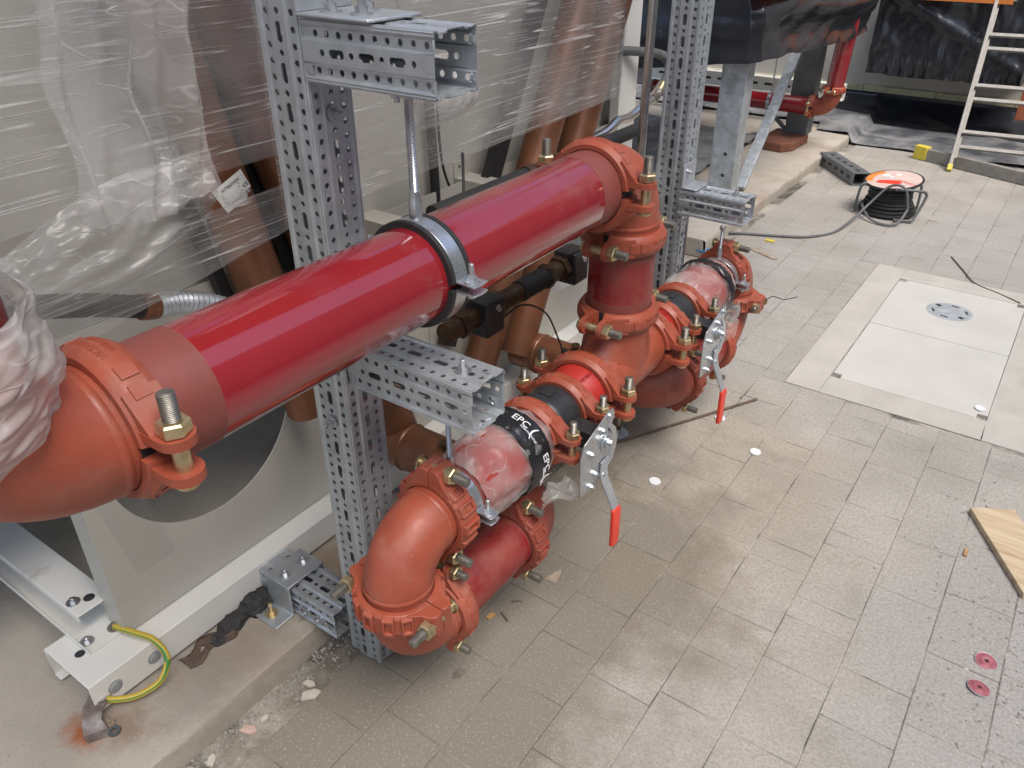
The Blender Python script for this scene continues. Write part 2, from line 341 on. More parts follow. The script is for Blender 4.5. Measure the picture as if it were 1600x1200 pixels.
def part(parent, name, mat, mb, **k): 
    k.setdefault('world', False); return build(mb, name, mat, parent, **k)
def nz(p, s, o=0): return noise.noise(V((p[0] * s + o, p[1] * s + o * 1.7, p[2] * s - o)))
def text_mb(s, size, ext=.0006):
    cu = bpy.data.curves.new('t', 'FONT'); cu.body = s; cu.size = size; cu.extrude = ext; cu.align_x = 'CENTER'; cu.align_y = 'CENTER'; cu.resolution_u = 2
    o = bpy.data.objects.new('t', cu); COL.objects.link(o)
    bpy.context.view_layer.update()
    me = o.evaluated_get(bpy.context.evaluated_depsgraph_get()).to_mesh()
    vs = [tuple(v.co) for v in me.vertices]; fs = [tuple(p.vertices) for p in me.polygons]
    bpy.data.objects.remove(o); bpy.data.curves.remove(cu)
    return vs, fs
def wrap_text(mb, s, size, rad, ang=0, zoff=0, ext=.0008, T=None, flip=False):
    """lettering bent round a cylinder about local Z; reads along the circumference"""
    vs, fs = text_mb(s, size, ext); out = []
    for x, y, z in vs:
        a = ang + (x if not flip else -x) / rad; r = rad + z
        out.append((r * math.cos(a), r * math.sin(a), zoff + (y if not flip else -y)))
    mb.add(out, fs, T)

# shared small meshes (axis +Z)
def thread_mesh(name, r, L, pitch=.0022, mat='bolt'):
    n = max(2, int(L / pitch)); prof = [(0, 0)]
    for i in range(n):
        prof += [(r * .88, L * i / n), (r, L * (i + .5) / n)]
    prof += [(r * .86, L), (r * .6, L + r * .12), (0, L + r * .12)]
    return MB().lathe(prof, 14).mesh(name, mat, 20)
def hex_mesh(name, r, h, mat):
    mb = MB(); k = 6
    pr = [(r * .9, 0), (r, h * .12), (r, h * .85), (r * .87, h)]
    vs = []; 
    for rr, z in pr: vs += [(rr * math.cos(PI / 3 * i), rr * math.sin(PI / 3 * i), z) for i in range(6)]
    fs = [tuple(reversed(range(6))), tuple(range(18, 24))]
    for t in range(3):
        for i in range(6): fs.append((t * 6 + i, t * 6 + (i + 1) % 6, t * 6 + 6 + (i + 1) % 6, t * 6 + 6 + i))
    return mb.add(vs, fs).mesh(name, mat, 20)
_cache = {}
def cached(key, fn):
    if key not in _cache: _cache[key] = fn()
    return _cache[key]
def hexbolt(parent, p, d, r=.008, washer=True, mat='zinc', name='bolt', stud=0, h=None):
    """a small bolt head sitting at p (parent coords), pointing along d"""
    def mk():
        mb = MB()
        if washer: mb.lathe([(0, 0), (r * 1.75, 0), (r * 1.75, r * .25), (0, r * .25)], 20)
        hh = r * .95; z = r * .25 if washer else 0
        mb.prism([(r * math.cos(PI / 3 * i), r * math.sin(PI / 3 * i)) for i in range(6)], z, z + hh)
        if stud: mb.lathe([(r * .55, z + hh), (r * .55, z + hh + stud), (r * .4, z + hh + stud + .001), (0, z + hh + stud + .001)], 12)
        return mb.mesh(name, mat, 30)
    return ob(name, cached(('hexbolt', r, washer, mat, stud), mk), parent, FR(p, d))

# ------------------------------------------------------------------ setting: ground, paving, slabs
def struct(mb, name, mat, **k):
    o = build(mb, name, mat, None, **k); o['kind'] = 'structure'; return o
struct(MB().grid(lambda u, v: (-40 + 80 * u, -40 + 80 * v, -.035), 4, 4), 'ground', 'soil', sharp=0)
bed = MB().box(.5, 3.2, -1.5, 7.6, -.03, -.0028).box(-1.52, .5, 5.6, 7.6, -.03, -.0028).box(-1.52, -1.2, 3.35, 5.6, -.03, -.0028).box(-1.222, .5, -1.5, .2, -.03, -.0028)
bed.grid(lambda u, v: (-1.222 + 1.722 * u, .2 + 5.4 * v, -.0024 + .0030 * nz((1.7 * u, 5.4 * v, 0), 5.5, 3) + .0012 * nz((1.7 * u, 5.4 * v, 0), 19, 5)), 90, 270)
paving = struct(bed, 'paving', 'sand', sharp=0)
GAP = .0018
def paver_mesh(L, W=.17):
    w = W - GAP; h = L - GAP; c = .0022; mb = MB()
    a = [(-w / 2, -h / 2), (w / 2, -h / 2), (w / 2, h / 2), (-w / 2, h / 2)]; b = [(x * (1 - 2 * c / w), y * (1 - 2 * c / h)) for x, y in a]
    mb.add([(x, y, -.02) for x, y in a] + [(x, y, -c * .8) for x, y in a] + [(x, y, 0) for x, y in b],
           [(8, 9, 10, 11)] + [(i, (i + 1) % 4, 4 + (i + 1) % 4, 4 + i) for i in range(4)] + [(4 + i, 4 + (i + 1) % 4, 8 + (i + 1) % 4, 8 + i) for i in range(4)])
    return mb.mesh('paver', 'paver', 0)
known = {-3: [1.942], -2: [1.763], -1: [2.523], 1: [1.424, 1.593, 1.848, 1.940, 2.19, 2.355, 2.615],
         2: [1.247, 1.505, 1.675, 1.761, 2.02, 2.095, 2.259, 2.517, 2.692], 3: [1.415, 1.585, 1.927, 2.18, 2.61], 4: [1.505, 1.76, 2.015, 2.27, 2.44, 2.697]}
MH = (-.690, .172, 2.882, 4.398)          # manhole surround
pav = []
for k in range(-5, 23):
    x0 = -.612 + .17 * (k - 0)
    ys = list(known.get(k, [1.2 + rnd.choice((0, .085, .17))]))
    while ys[-1] < 7.5: ys.append(ys[-1] + rnd.choice((.17, .17, .255, .255, .085)))
    while ys[0] > -1.3: ys.insert(0, ys[0] - rnd.choice((.17, .17, .255, .255)))
    for a, b in zip(ys, ys[1:]):
        if b > 7.55 or (k < -3 and a < 3.4): continue
        pav.append((x0 + .085, a, b, .17))
def clip_pavers():
    out = []
    for x, a, b, w in pav:
        inx = MH[0] - .085 < x < MH[1] + .085
        if inx and b > MH[2] and a < MH[3]:
            if a < MH[2] - .04: out.append((x, a, MH[2], w))
            if b > MH[3] + .04: out.append((x, MH[3], b, w))
            a_, b_ = max(a, MH[2]), min(b, MH[3])
            if b_ - a_ > .03:
                if x - .085 < MH[0] - .03: out.append(((x - .085 + MH[0]) / 2, a_, b_, MH[0] - x + .085))
                if x + .085 > MH[1] + .03: out.append(((x + .085 + MH[1]) / 2, a_, b_, x + .085 - MH[1]))
            continue
        out.append((x, a, b, w))
    return out
pav = clip_pavers()
def seen(x, y):            # rough camera footprint on the ground
    return y > .25 and not (y < 3.2 and x < -1.13) and x < .36 - (y - 1.537) * .11 + .1 and y < 7.2
near = [p for p in pav if seen(p[0], (p[1] + p[2]) / 2)]
near.sort(key=lambda p: p[1] + p[0] * -.1)
nearset = near[:298]; nearids = set(nearset)
for x, a, b, W in nearset:
    L = round(b - a, 3); W = round(W, 3)
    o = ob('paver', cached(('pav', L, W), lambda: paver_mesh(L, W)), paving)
    o.location = (x, (a + b) / 2, rnd.uniform(-.0007, .0007)); o.rotation_euler = (R(rnd.uniform(-.16, .16)), R(rnd.uniform(-.2, .2)), R(rnd.uniform(-.25, .25)))
mb = MB()
for p in pav:
    if p in nearids: continue
    x, a, b, w = p; w = w / 2 - GAP / 2; h = (b - a) / 2 - GAP / 2
    mb.box(x - w, x + w, (a + b) / 2 - h, (a + b) / 2 + h, -.02, rnd.uniform(-.0008, .0008))
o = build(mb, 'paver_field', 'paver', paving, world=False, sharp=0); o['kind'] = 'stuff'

def slab(name, x0, x1, y0, y1, top, edge_seed, n=90):
    mb = MB(); rows = []
    def ex(y): return x1 + .006 * nz((0, y, 0), 6, edge_seed) + .004 * nz((0, y, 0), 23, edge_seed)
    mb.grid(lambda u, v: (x0 + (ex(y0 + (y1 - y0) * v) - .012 - x0) * u ** .5, y0 + (y1 - y0) * v, top + .0015 * nz((u * 2, v * 3, 0), 4, edge_seed)), 8, n)
    def side(u, v):
        y = y0 + (y1 - y0) * v; e = ex(y)
        prof = [(-.012, top + .0015 * nz((2, v * 3, 0), 4, edge_seed)), (-.003, top - .004 - .006 * abs(nz((0, y, 0), 17, 3))), (0, top - .016), (.001, top * .5), (0, -.03)]
        dx, z = prof[round(u * 4)]
        return (e + dx + (.004 * nz((u, y, z), 30, 2) if 0 < u < 1 else 0), y, z)
    mb.grid(side, 4, n)
    mb.add([(x0, y0, -.03), (x1, y0, -.03), (x1 - .012, y0, top), (x0, y0, top)], [(0, 1, 2, 3)])
    mb.add([(x0, y1, -.03), (x1, y1, -.03), (x1 - .012, y1, top), (x0, y1, top)], [(0, 1, 2, 3)])
    return struct(mb, name, 'concrete', sharp=50)
ST = .075
slab('concrete_slab', -5, -1.222, -2.2, 3.35, ST, 1)
slab('concrete_slab', -5, -1.52, 4.0, 7.9, .07, 5, 50)

# grit and crumbs along the slab and across the stones
def pebble(mb, c, s, rr):
    a = [V((rr.uniform(-1, 1), rr.uniform(-1, 1), rr.uniform(-.5, .7))) for _ in range(5)]
    base = [V((math.cos(t + rr.uniform(-.4, .4)), math.sin(t + rr.uniform(-.4, .4)), rr.uniform(-.2, .2))) for t in (0, 1.57, 3.14, 4.71)]
    vs = [V(c) + V((p.x * s, p.y * s * rr.uniform(.6, 1), p.z * s * .5)) for p in base] + [V(c) + V((rr.uniform(-.3, .3) * s, rr.uniform(-.3, .3) * s, s * rr.uniform(.3, .8)))]
    mb.add(vs, [(0, 1, 4), (1, 2, 4), (2, 3, 4), (3, 0, 4), (3, 2, 1, 0)])
rr = random.Random(3); mb = MB()
for i in range(2600):
    y = rr.uniform(.1, 2.6); x = -1.218 + abs(rr.gauss(0, .042)); pebble(mb, (x, y, .0), rr.choice((.0018, .0025, .003, .004, .006)), rr)
for i in range(1300):
    a = rr.gauss(0, .17); pebble(mb, (.22 + a * .6 + rr.gauss(0, .05), 1.95 + a * -.6 + rr.gauss(0, .22), 0), rr.choice((.0015, .002, .003, .004, .007)), rr)
for i in range(1500):
    y = rr.uniform(.4, 5); pebble(mb, (rr.uniform(-1.1, .5), y, 0), rr.choice((.0010, .0013, .0016, .002)), rr)
for i in range(260):
    pebble(mb, (rr.gauss(-.85, .12), rr.gauss(2.25, .25), 0), rr.choice((.002, .003, .004)), rr)
for i in range(420):
    pebble(mb, (rr.uniform(-1.6, -1.24), rr.uniform(.2, 1.2), ST), rr.choice((.0012, .002, .003)), rr)
g = build(mb, 'gravel', 'stone', sharp=0); tag(g, 'loose grey grit scattered along the slab edge and over the paving', 'gravel', kind='stuff')

# manhole cover in its concrete surround
mh = thing('manhole_cover', 'pale rectangular two-panel concrete access cover set flush in the paving', 'manhole cover', (-.26, 3.64, 0))
x0, x1, y0, y1 = MH; cx0, cx1, cy0, cy1 = -.548, .030, 3.036, 4.252; mid = 3.640
mb = MB(); t = .003
mb.box(x0 + .004, cx0, y0 + .004, y1 - .004, -.03, t); mb.box(cx1, x1 - .004, y0 + .004, y1 - .004, -.03, t)
mb.box(cx0, cx1, y0 + .004, cy0, -.03, t); mb.box(cx0, cx1, cy1, y1 - .004, -.03, t)
build(mb, 'surround', 'surround', mh, bevel=.002)
mb = MB().box(cx0, cx1, cy0, cy1, -.03, -.022); build(mb, 'pit', 'sand', mh)
g_ = .0035; nt = .035
def notch_panel(xa, xb, ya, yb, cor):
    p = []
    for (x, y), (sx, sy) in zip(((xa, ya), (xb, ya), (xb, yb), (xa, yb)), ((1, 1), (-1, 1), (-1, -1), (1, -1))):
        if (x, y) in cor:
            seq = [(x + sx * nt, y), (x + sx * nt, y + sy * nt), (x, y + sy * nt)]
            if (sx, sy) in ((1, 1), (-1, -1)): seq = [(x, y + sy * nt), (x + sx * nt, y + sy * nt), (x + sx * nt, y)]
            p += seq
        else: p.append((x, y))
    return MB().prism(p, -.025, .0022)
xa, xb = cx0 + g_, cx1 - g_
build(notch_panel(xa, xb, cy0 + g_, mid - .002, [(xa, cy0 + g_), (xb, cy0 + g_)]), 'cover_panel', 'cover', mh, bevel=.0015)
build(notch_panel(xa, xb, mid + .002, cy1 - g_, [(xa, cy1 - g_), (xb, cy1 - g_)]), 'cover_panel', 'cover', mh, bevel=.0015)
for (x, y) in ((xa + nt / 2, cy0 + g_ + nt / 2), (xb - nt / 2, cy0 + g_ + nt / 2), (xa + nt / 2, cy1 - g_ - nt / 2), (xb - nt / 2, cy1 - g_ - nt / 2)):
    m2 = MB().box(x - .014, x + .014, y - .014, y + .014, -.024, -.006).cyl((x, y, -.006), (x, y, -.003), .007, n=10)
    build(m2, 'lifting_pocket', 'steel_dark', mh)
gc = (-.262, 3.968)
gr = build(MB().lathe([(.100, .0022), (.100, .0036), (.094, .0048), (.088, .0040), (.060, .0040), (.057, .0048), (.0, .0045)], 48, Matrix.Translation((*gc, 0))), 'round_vent', 'galv_dull', mh)
for i in range(6):
    a = R(20 + 60 * i); T = Matrix.Translation((*gc, 0)) @ Matrix.Rotation(a, 4, 'Z')
    w, h = (.012, .010) if i in (2, 5) else (.005, .017)
    build(MB().box(.073 - w, .073 + w, -h, h, .004, .0052, T), 'slot', 'ink', gr)

# ------------------------------------------------------------------ perforated steel
def perf_strip(mb, F, u0, u1, length, holes):
    """holes: list of (v centre, half u, half v, cell v0, cell v1); F(u,v)->xyz"""
    N = 16; uc = (u0 + u1) / 2
    for vc, hu, hv, c0, c1 in holes:
        if hu <= 0:
            mb.add([F(u0, c0), F(u1, c0), F(u1, c1), F(u0, c1)], [(0, 1, 2, 3)]); continue
        per = []
        cs = [(u0, c0), (u1, c0), (u1, c1), (u0, c1)]
        for k in range(4):
            a, b = cs[k], cs[(k + 1) % 4]
            per += [(a[0] + (b[0] - a[0]) * t / 4, a[1] + (b[1] - a[1]) * t / 4) for t in range(4)]
        hol = []
        for i in range(N):
            a = R(-135) + 2 * PI * i / N; q, s_ = math.cos(a), math.sin(a)
            if hv > hu: hol.append((uc + hu * q, vc + (hv - hu) * (1 if s_ > 0 else -1) + hu * s_))
            else: hol.append((uc + hu * q, vc + hv * s_))
        mb.add([F(*p) for p in per] + [F(*p) for p in hol], [(i, (i + 1) % N, N + (i + 1) % N, N + i) for i in range(N)])
def perf_tube(length, w=.1, d=.1, phase=0.):
    """square perforated section along local Z from 0 to length, centred in X and Y"""
    mb = MB()
    for f in range(4):
        W = w if f % 2 == 0 else d; D = d if f % 2 == 0 else w
        T = Matrix.Rotation(f * PI / 2, 3, 'Z')
        b = [-W / 2, -W / 2 + .008, -W / 2 + .013, -W / 2 + .028, -W / 2 + .032, W / 2 - .032, W / 2 - .028, W / 2 - .013, W / 2 - .008, W / 2]
        dep = [-.003, 0, -.0035, -.0035, 0, 0, -.0035, -.0035, 0, -.003]
        def mkF(i):
            def F(u, v):
                t = (u - b[i]) / (b[i + 1] - b[i]); dd = dep[i] + (dep[i + 1] - dep[i]) * t
                p = T @ V((u, -(D / 2 + dd), v)); return (p.x, p.y, p.z)
            return F
        P = .025
        for i in range(9):
            F = mkF(i)
            if i in (2, 6):
                hs = []; c = -phase
                while c < length:
                    a0, a1 = max(0, c), min(length, c + P)
                    ok = a1 - a0 > P * .95
                    if a1 > a0 + 1e-5: hs.append(((a0 + a1) / 2, (.0053 if ok else 0), .0053, a0, a1))
                    c += P
                perf_strip(mb, F, b[i], b[i + 1], length, hs)
            elif i == 4:
                hs = []; c = -phase; k = 0
                while c < length:
                    step = .041 if k % 2 == 0 else .0215
                    a0, a1 = max(0, c), min(length, c + step); ok = a1 - a0 > step * .95
                    if a1 > a0 + 1e-5: hs.append(((a0 + a1) / 2, (.0068 if k % 2 == 0 else .0053) if ok else 0, .0165 if k % 2 == 0 else .0053, a0, a1))
                    c += step; k += 1
                # narrow the holed band so that the cell fits
                perf_strip(mb, F, b[i], b[i + 1], length, hs)
            else:
                mb.add([F(b[i], 0), F(b[i + 1], 0), F(b[i + 1], length), F(b[i], length)], [(0, 1, 2, 3)])
    return mb
PX = -1.0925
def post(name, label, y, z0, z1):
    e = thing(name, label, 'steel post', (PX, y, z0), 'perforated steel posts')
    o = build(perf_tube(z1 - z0), 'perforated_tube', 'galv', e, world=False, solid=.0025, sharp=0); return e
def arm(name, label, x0, x1, y, z, w=.1, h=.095, mat='galv'):
    T = FR((x0, y, z), (1, 0, 0), (0, 1, 0))
    e = thing(name, label, 'steel bracket', T, 'perforated cantilever arms')
    build(perf_tube(x1 - x0, w, h, .008), 'perforated_tube', mat, e, world=False, solid=.0025, sharp=0); return e
p1 = post('perforated_post', 'tall galvanised perforated post standing in front of the wrapped unit, nearer to the camera', .955, .02, 1.95)
for (z, xx) in ((1.351, -1.0405), (1.30, 0), ):
    if xx: hexbolt(p1, (xx - PX, 0, z - .02), (1, 0, 0), .009, stud=.012)
hexbolt(p1, (0, -.052, .715), (0, -1, 0), .008, stud=.012)
p2 = post('perforated_post', 'tall galvanised perforated post behind the far end of the pipework', 2.512, .02, 2.2)
a1 = arm('cantilever_arm', 'perforated steel arm at the top carrying the threaded rod over the red pipe', -1.042, -.772, .955, 1.455)
a2 = arm('cantilever_arm', 'perforated steel arm under the long red pipe, holding the near wrapped pipe section', -1.042, -.732, .965, .880)
a3 = arm('cantilever_arm', 'perforated steel arm on the far post above the far wrapped pipe section', -1.042, -.815, 2.500, .795, .1, .085)
hexbolt(a2, (.02, -.047, .22), (0, 1, 0), .008, stud=.01); 
for o_, s_ in ((a1, .16), (a3, .17)): pass
# the bolt on top of the arms: local frame is x=+Y world, y = world Z x..., so place by world
def wbolt(e, p, d, **k):
    I = PM[e.name].inverted(); q = I @ V(p); dd = I.to_3x3() @ V(d); return hexbolt(e, q, dd, **k)
for c in list(a2.children):
    if c.name.startswith('bolt'): bpy.data.objects.remove(c)
wbolt(a2, (-.79, .965, .928), (0, 0, 1), r=.009, stud=.012)
wbolt(a3, (-.865, 2.50, .838), (0, 0, 1), r=.009, stud=.012)
wbolt(a1, (-.885, .945, 1.406), (0, 0, -1), r=.009, stud=.006)
# gusset bracket on the top arm
br = thing('angle_bracket', 'flat galvanised angle bracket bolted on top of the upper arm', 'bracket', (-1.04, .955, 1.51))
mb = MB().box(-1.0400, -.885, .895, 1.015, 1.5045, 1.5105).box(-1.0398, -1.034, .895, 1.015, 1.5105, 1.64); build(mb, 'plate', 'galv', br, bevel=.003)
for x, y in ((-1.0, .935), (-.935, .935), (-.97, .985)): wbolt(br, (x, y, 1.5107), (0, 0, 1), r=.010, stud=.008)
br2 = thing('angle_bracket', 'small galvanised angle bracket joining the far arm to its post', 'bracket', (-1.04, 2.45, .84))
build(MB().box(-1.0405, -1.035, 2.45, 2.55, .846, .92).box(-1.0403, -.985, 2.45, 2.55, .8405, .846), 'plate', 'galv', br2, bevel=.002)
wbolt(br2, (-1.035, 2.485, .89), (1, 0, 0), r=.008, stud=.008)
# foot of the near post
ft = thing('base_arm', 'short perforated steel arm bolted down on the slab at the foot of the near post', 'steel bracket', FR((-1.425, .915, .121), (1, 0, 0), (0, 1, 0)))
build(perf_tube(.279, .1, .085, .01), 'perforated_tube', 'galv', ft, world=False, solid=.0025, sharp=0)
sd = thing('hold_down_strap', 'galvanised saddle strap bolted over the base arm at the foot of the near post', 'bracket', (-1.34, .91, ST))
mb = MB(); y0, y1, zt = .861, .969, .1685
prof = [(y0 - .062, ST + .001), (y0 - .062, ST + .006), (y0 - .006, ST + .006), (y0 - .006, zt + .006), (y1 + .006, zt + .006), (y1 + .006, ST + .006), (y1 + .055, ST + .006), (y1 + .055, ST + .001), (y1, ST + .001), (y1, zt), (y0, zt), (y0, ST + .001)]
T = FR((-1.385, 0, 0), (1, 0, 0), (0, 1, 0)); mb.prism(prof, 0, .09, T); build(mb, 'strap', 'galv', sd, bevel=.002)
wbolt(sd, (-1.34, .885, zt + .006), (0, 0, 1), r=.009, stud=.006); wbolt(sd, (-1.34, .945, zt + .006), (0, 0, 1), r=.009, stud=.006)
wbolt(sd, (-1.345, y0 - .034, ST + .006), (0, 0, 1), r=.010, stud=.022, mat='brass')
for x in (-1.245, -1.20): wbolt(ft, (x, .8648, .118), (0, -1, 0), r=.008, stud=.006)

# ------------------------------------------------------------------ red grooved pipework
X0 = -.870; ZT = 1.106; ZH = .564; ZL = .284; r6 = .0843; r5 = .0700
def stadium(xa, xb, w, n=8):
    p = [(xa, -w), ] + [(xb + w * math.sin(PI * i / n), -w * math.cos(PI * i / n)) for i in range(n + 1)] + [(xa, w)]
    return p
def housing_smooth(r, mat):
    w = .0265 if r > .08 else .0245; Ro = r + .0215; g = .0185; t = .013; lw = .0235 if r > .08 else .021; lx = Ro + .0235
    mb = MB()
    prof = [(r + .0025, -w), (Ro - .009, -w), (Ro - .002, -w * .62), (Ro, -w * .45), (Ro, w * .45), (Ro - .002, w * .62), (Ro - .009, w), (r + .0025, w)]
    a = math.asin(g / Ro) * .6
    mb.lathe(prof, 40, None, a, PI - a, loop=True)
    # raised letters and a raised panel either side
    wrap_text(mb, 'VICTAULIC', .0135, Ro, R(90), .0065, .0010)
    wrap_text(mb, '6/168.3 107N' if r > .08 else '5/139.7 107N', .0100, Ro, R(90), -.0085, .0010)
    for s in (-1, 1):
        for c in (48, 33):
            mb.lathe([(Ro - .004, -w * .5), (Ro + .0022, -w * .42), (Ro + .0022, w * .42), (Ro - .004, w * .5)], 3, None, R(90 + s * c - 5), R(90 + s * c + 5), loop=True)
        Ms = Matrix.Scale(s, 4, (1, 0, 0))
        mb.prism(stadium(Ro - .016, lx, lw), 0, t, Ms @ Matrix.Translation((0, g, 0)) @ Matrix(((1, 0, 0, 0), (0, 0, 1, 0), (0, 1, 0, 0), (0, 0, 0, 1))))
        web = [(Ro * math.cos(R(44)), Ro * math.sin(R(44))), (Ro * math.cos(R(32)) + .003, Ro * math.sin(R(32))), (Ro + .004, g + t + .006), (lx - .013, g + t + .0005), (lx - .013, g + .001), (Ro - .012, g + .0005), (r + .006, g + .002), ((r + .006) * math.cos(R(40)), (r + .006) * math.sin(R(40)))]
        mb.prism(web, -w * .84, w * .84, Ms)
    return mb.mesh('housing', mat, 34)
def housing_scallop(r, mat):
    w = .0265; Ro = r + .0195; mb = MB(); g = .0007; lx = Ro + .022
    prof = [(r + .0025, -w), (Ro - .005, -w), (Ro, -w + .007), (Ro, w - .007), (Ro - .005, w), (r + .0025, w)]
    mb.lathe(prof, 36, None, R(1), R(179), loop=True)
    for c in (38, 62, 90, 118, 142):                       # cast pockets: frames standing proud
        h = 7.5
        for a0, a1 in ((c - h, c - h + 3), (c + h - 3, c + h)):
            mb.lathe([(Ro - .004, -w * .92), (Ro + .0065, -w * .80), (Ro + .0065, w * .80), (Ro - .004, w * .92)], 2, None, R(a0), R(a1), loop=True)
        mb.lathe([(Ro - .004, w * .45), (Ro + .006, w * .5), (Ro + .006, w * .80), (Ro - .004, w * .92)], 3, None, R(c - h), R(c + h), loop=True)
        mb.lathe([(Ro - .004, -w * .92), (Ro + .006, -w * .80), (Ro + .006, -w * .5), (Ro - .004, -w * .45)], 3, None, R(c - h), R(c + h), loop=True)
    for s in (-1, 1):
        Ms = Matrix.Scale(s, 4, (1, 0, 0))
        web = [(Ro * math.cos(R(38)), Ro * math.sin(R(38))), (Ro + .004, .036), (lx, .030), (lx + .008, .022), (lx + .008, .006), (lx + .004, g), (r + .004, g), ((r + .006) * math.cos(R(34)), (r + .006) * math.sin(R(34)))]
        mb.prism(web, -w * .98, w * .98, Ms)
    return mb.mesh('housing', mat, 34)
def coupling(label, c, S, B, r=r6, kind='smooth', mat='orange', bolt_out=.032, side=(1, -1), nutmat='brass', flip=None):
    S, B = V(S), V(B); A = S.cross(B)
    e = thing('pipe_coupling', label, 'pipe coupling', FR(c, A, S), 'bolted grooved couplings on the red pipework')
    me = cached(('hs', kind, r, mat), lambda: (housing_smooth if kind == 'smooth' else housing_scallop)(r, mat))
    for k in range(2): ob('housing', me, e, Matrix.Rotation(PI * k, 4, 'Z'), bevel=.0022 if kind == 'smooth' else .0016, seg=2)
    big = r > .08; rb = .0106 if big else .0094
    if kind == 'smooth': g, t, lx = .0185, .013, r + .0215 + .0235
    else: g, t, lx = .0007, .031, r + .0195 + .0175
    rb_ = rb if kind == 'smooth' else .0104; rn = rb_ * 1.86; hn = rb_ * 1.75
    for s in (1, -1):
        x = s * (lx + .001); y0 = -g - t - .003; top = g + t
        sh = cached(('shank', rb_, top - y0), lambda: MB().lathe([(0, -.009), (rb_ * 1.3, -.008), (rb_ * 1.65, -.002), (rb_ * 1.65, 0), (rb_, .0), (rb_, top - y0)], 16).mesh('bolt', 'brass', 30))
        bo = ob('bolt', sh, e, FR((x, y0, 0), (0, 1, 0)))
        ob('thread', cached(('thr', rb_, bolt_out), lambda: thread_mesh('thread', rb_, hn + bolt_out)), bo, Matrix.Translation((0, 0, top - y0)))
        ob('nut', cached(('nut', rb_, nutmat), lambda: hex_mesh('nut', rn, hn, nutmat)), e, FR((x, top + .0003, 0), (0, 1, 0), (math.cos(s * 1.1), 0, math.sin(1.1))))
    # rubber gasket lip between the halves
    build(MB().lathe([(r + .0006, -.022), (r + .0030, -.0235), (r + .0030, .0235), (r + .0006, .022)], 48), 'gasket', 'rubber', e, world=False)
    return e
def arc_path(c, d1, d2, ce, rb, n=14):
    c, d1, d2 = V(c), V(d1), V(d2); o = c + (d1 + d2) * rb; p = [c + d1 * ce, c + d1 * (ce - .004), c + d1 * (ce - .012)]
    for i in range(n + 1):
        a = PI / 2 * i / n; p.append(o - d2 * rb * math.cos(a) - d1 * rb * math.sin(a))
    return p + [c + d2 * (ce - .012), c + d2 * (ce - .004), c + d2 * ce]
def elbow(label, c, d1, d2, r, ce, mat='orange', text=None):
    e = thing('pipe_elbow', label, 'pipe elbow', c, 'grooved pipe elbows of the red pipework')
    p = arc_path(c, d1, d2, ce, ce * .80); n = len(p)
    rl = [r + .0012] * n
    for i in (0, 1, n - 2, n - 1): rl[i] = r
    mb = MB().tube(p, rl, 40); build(mb, 'bend', mat, e, sharp=45)
    for d in (V(d1), V(d2)):           # raised band where the casting meets each coupling
        T = FR(V(c) + d * (ce - .046), d); build(MB().lathe([(r + .001, 0), (r + .0032, .003), (r + .0032, .010), (r + .001, .013)], 40, T), 'lip', mat, e)
    if text:
        for s, size, pos, nor, right in text:
            vs, fs = text_mb(s, size, .0011); T = FR(pos, nor, right)
            # cast letters bent onto the tube: push every vertex to just above the bend surface
            o_ = V(c) + (V(d1) + V(d2)) * ce * .80; out = []
            for q in vs:
                w_ = T @ V((q[0], q[1], 0)); ax = None
                best = min(p, key=lambda k_: (k_ - w_).length)
                dirv = (w_ - best).normalized(); out.append(best + dirv * (r + .0016 + q[2]))
            build(MB().add(out, fs), 'cast_lettering', mat, e, sharp=0)
    return e
def pipe(label, p0, p1, r, mat='red', ends=0, endmat='primer', name='red_pipe'):
    e = thing(name, label, 'pipe', p0); p0, p1 = V(p0), V(p1); d = (p1 - p0).normalized()
    if ends:
        for a, s in ((p0, 1), (p1, -1)):
            build(MB().cyl(a, a + d * s * ends, r + .0004, n=64), 'primed_end', endmat, e)
    build(MB().cyl(p0 + d * .002, p1 - d * .002, r, n=64), 'painted_tube', mat, e)
    return e
XP, YP, ZP = V((1, 0, 0)), V((0, 1, 0)), V((0, 0, 1)); XN, YN, ZN = -XP, -YP, -ZP
YC = 1.722; CE6 = .166; CE5 = .134
YN0 = .386
pipe('long glossy red pipe hanging from the clamp, running across the picture', (X0, YN0, ZT), (X0, YC - CE6, ZT), r6, 'red', .098)
coupling('big orange coupling at the near end of the long red pipe', (X0, YN0, ZT), XP, ZP, bolt_out=.036)
elbow('large orange elbow at the left picture edge under the white plastic', (X0, YN0 - CE6, ZT), YP, ZP, r6, CE6)
pipe('dusty red vertical pipe at the left picture edge above the plastic wrapping', (X0, YN0 - CE6, ZT + CE6), (X0, YN0 - CE6, 2.1), r6, 'pipe_dull')
coupling('orange coupling with tall bolt at the far end of the long red pipe', (X0, YC - CE6, ZT), XP, ZP, bolt_out=.036)
elbow('large orange elbow turning the long red pipe down into the short riser', (X0, YC, ZT), YN, ZN, r6, CE6)
coupling('upper coupling on the short vertical riser, under the big elbow', (X0, YC, ZT - CE6), YN, XP, bolt_out=.03)
pipe('short dark red vertical riser between two couplings', (X0, YC, ZH + CE6), (X0, YC, ZT - CE6), r6, 'pipe_dull', .05, 'primer')
coupling('lower coupling on the short vertical riser, on top of the tee', (X0, YC, ZH + CE6), YN, XP, bolt_out=.03)
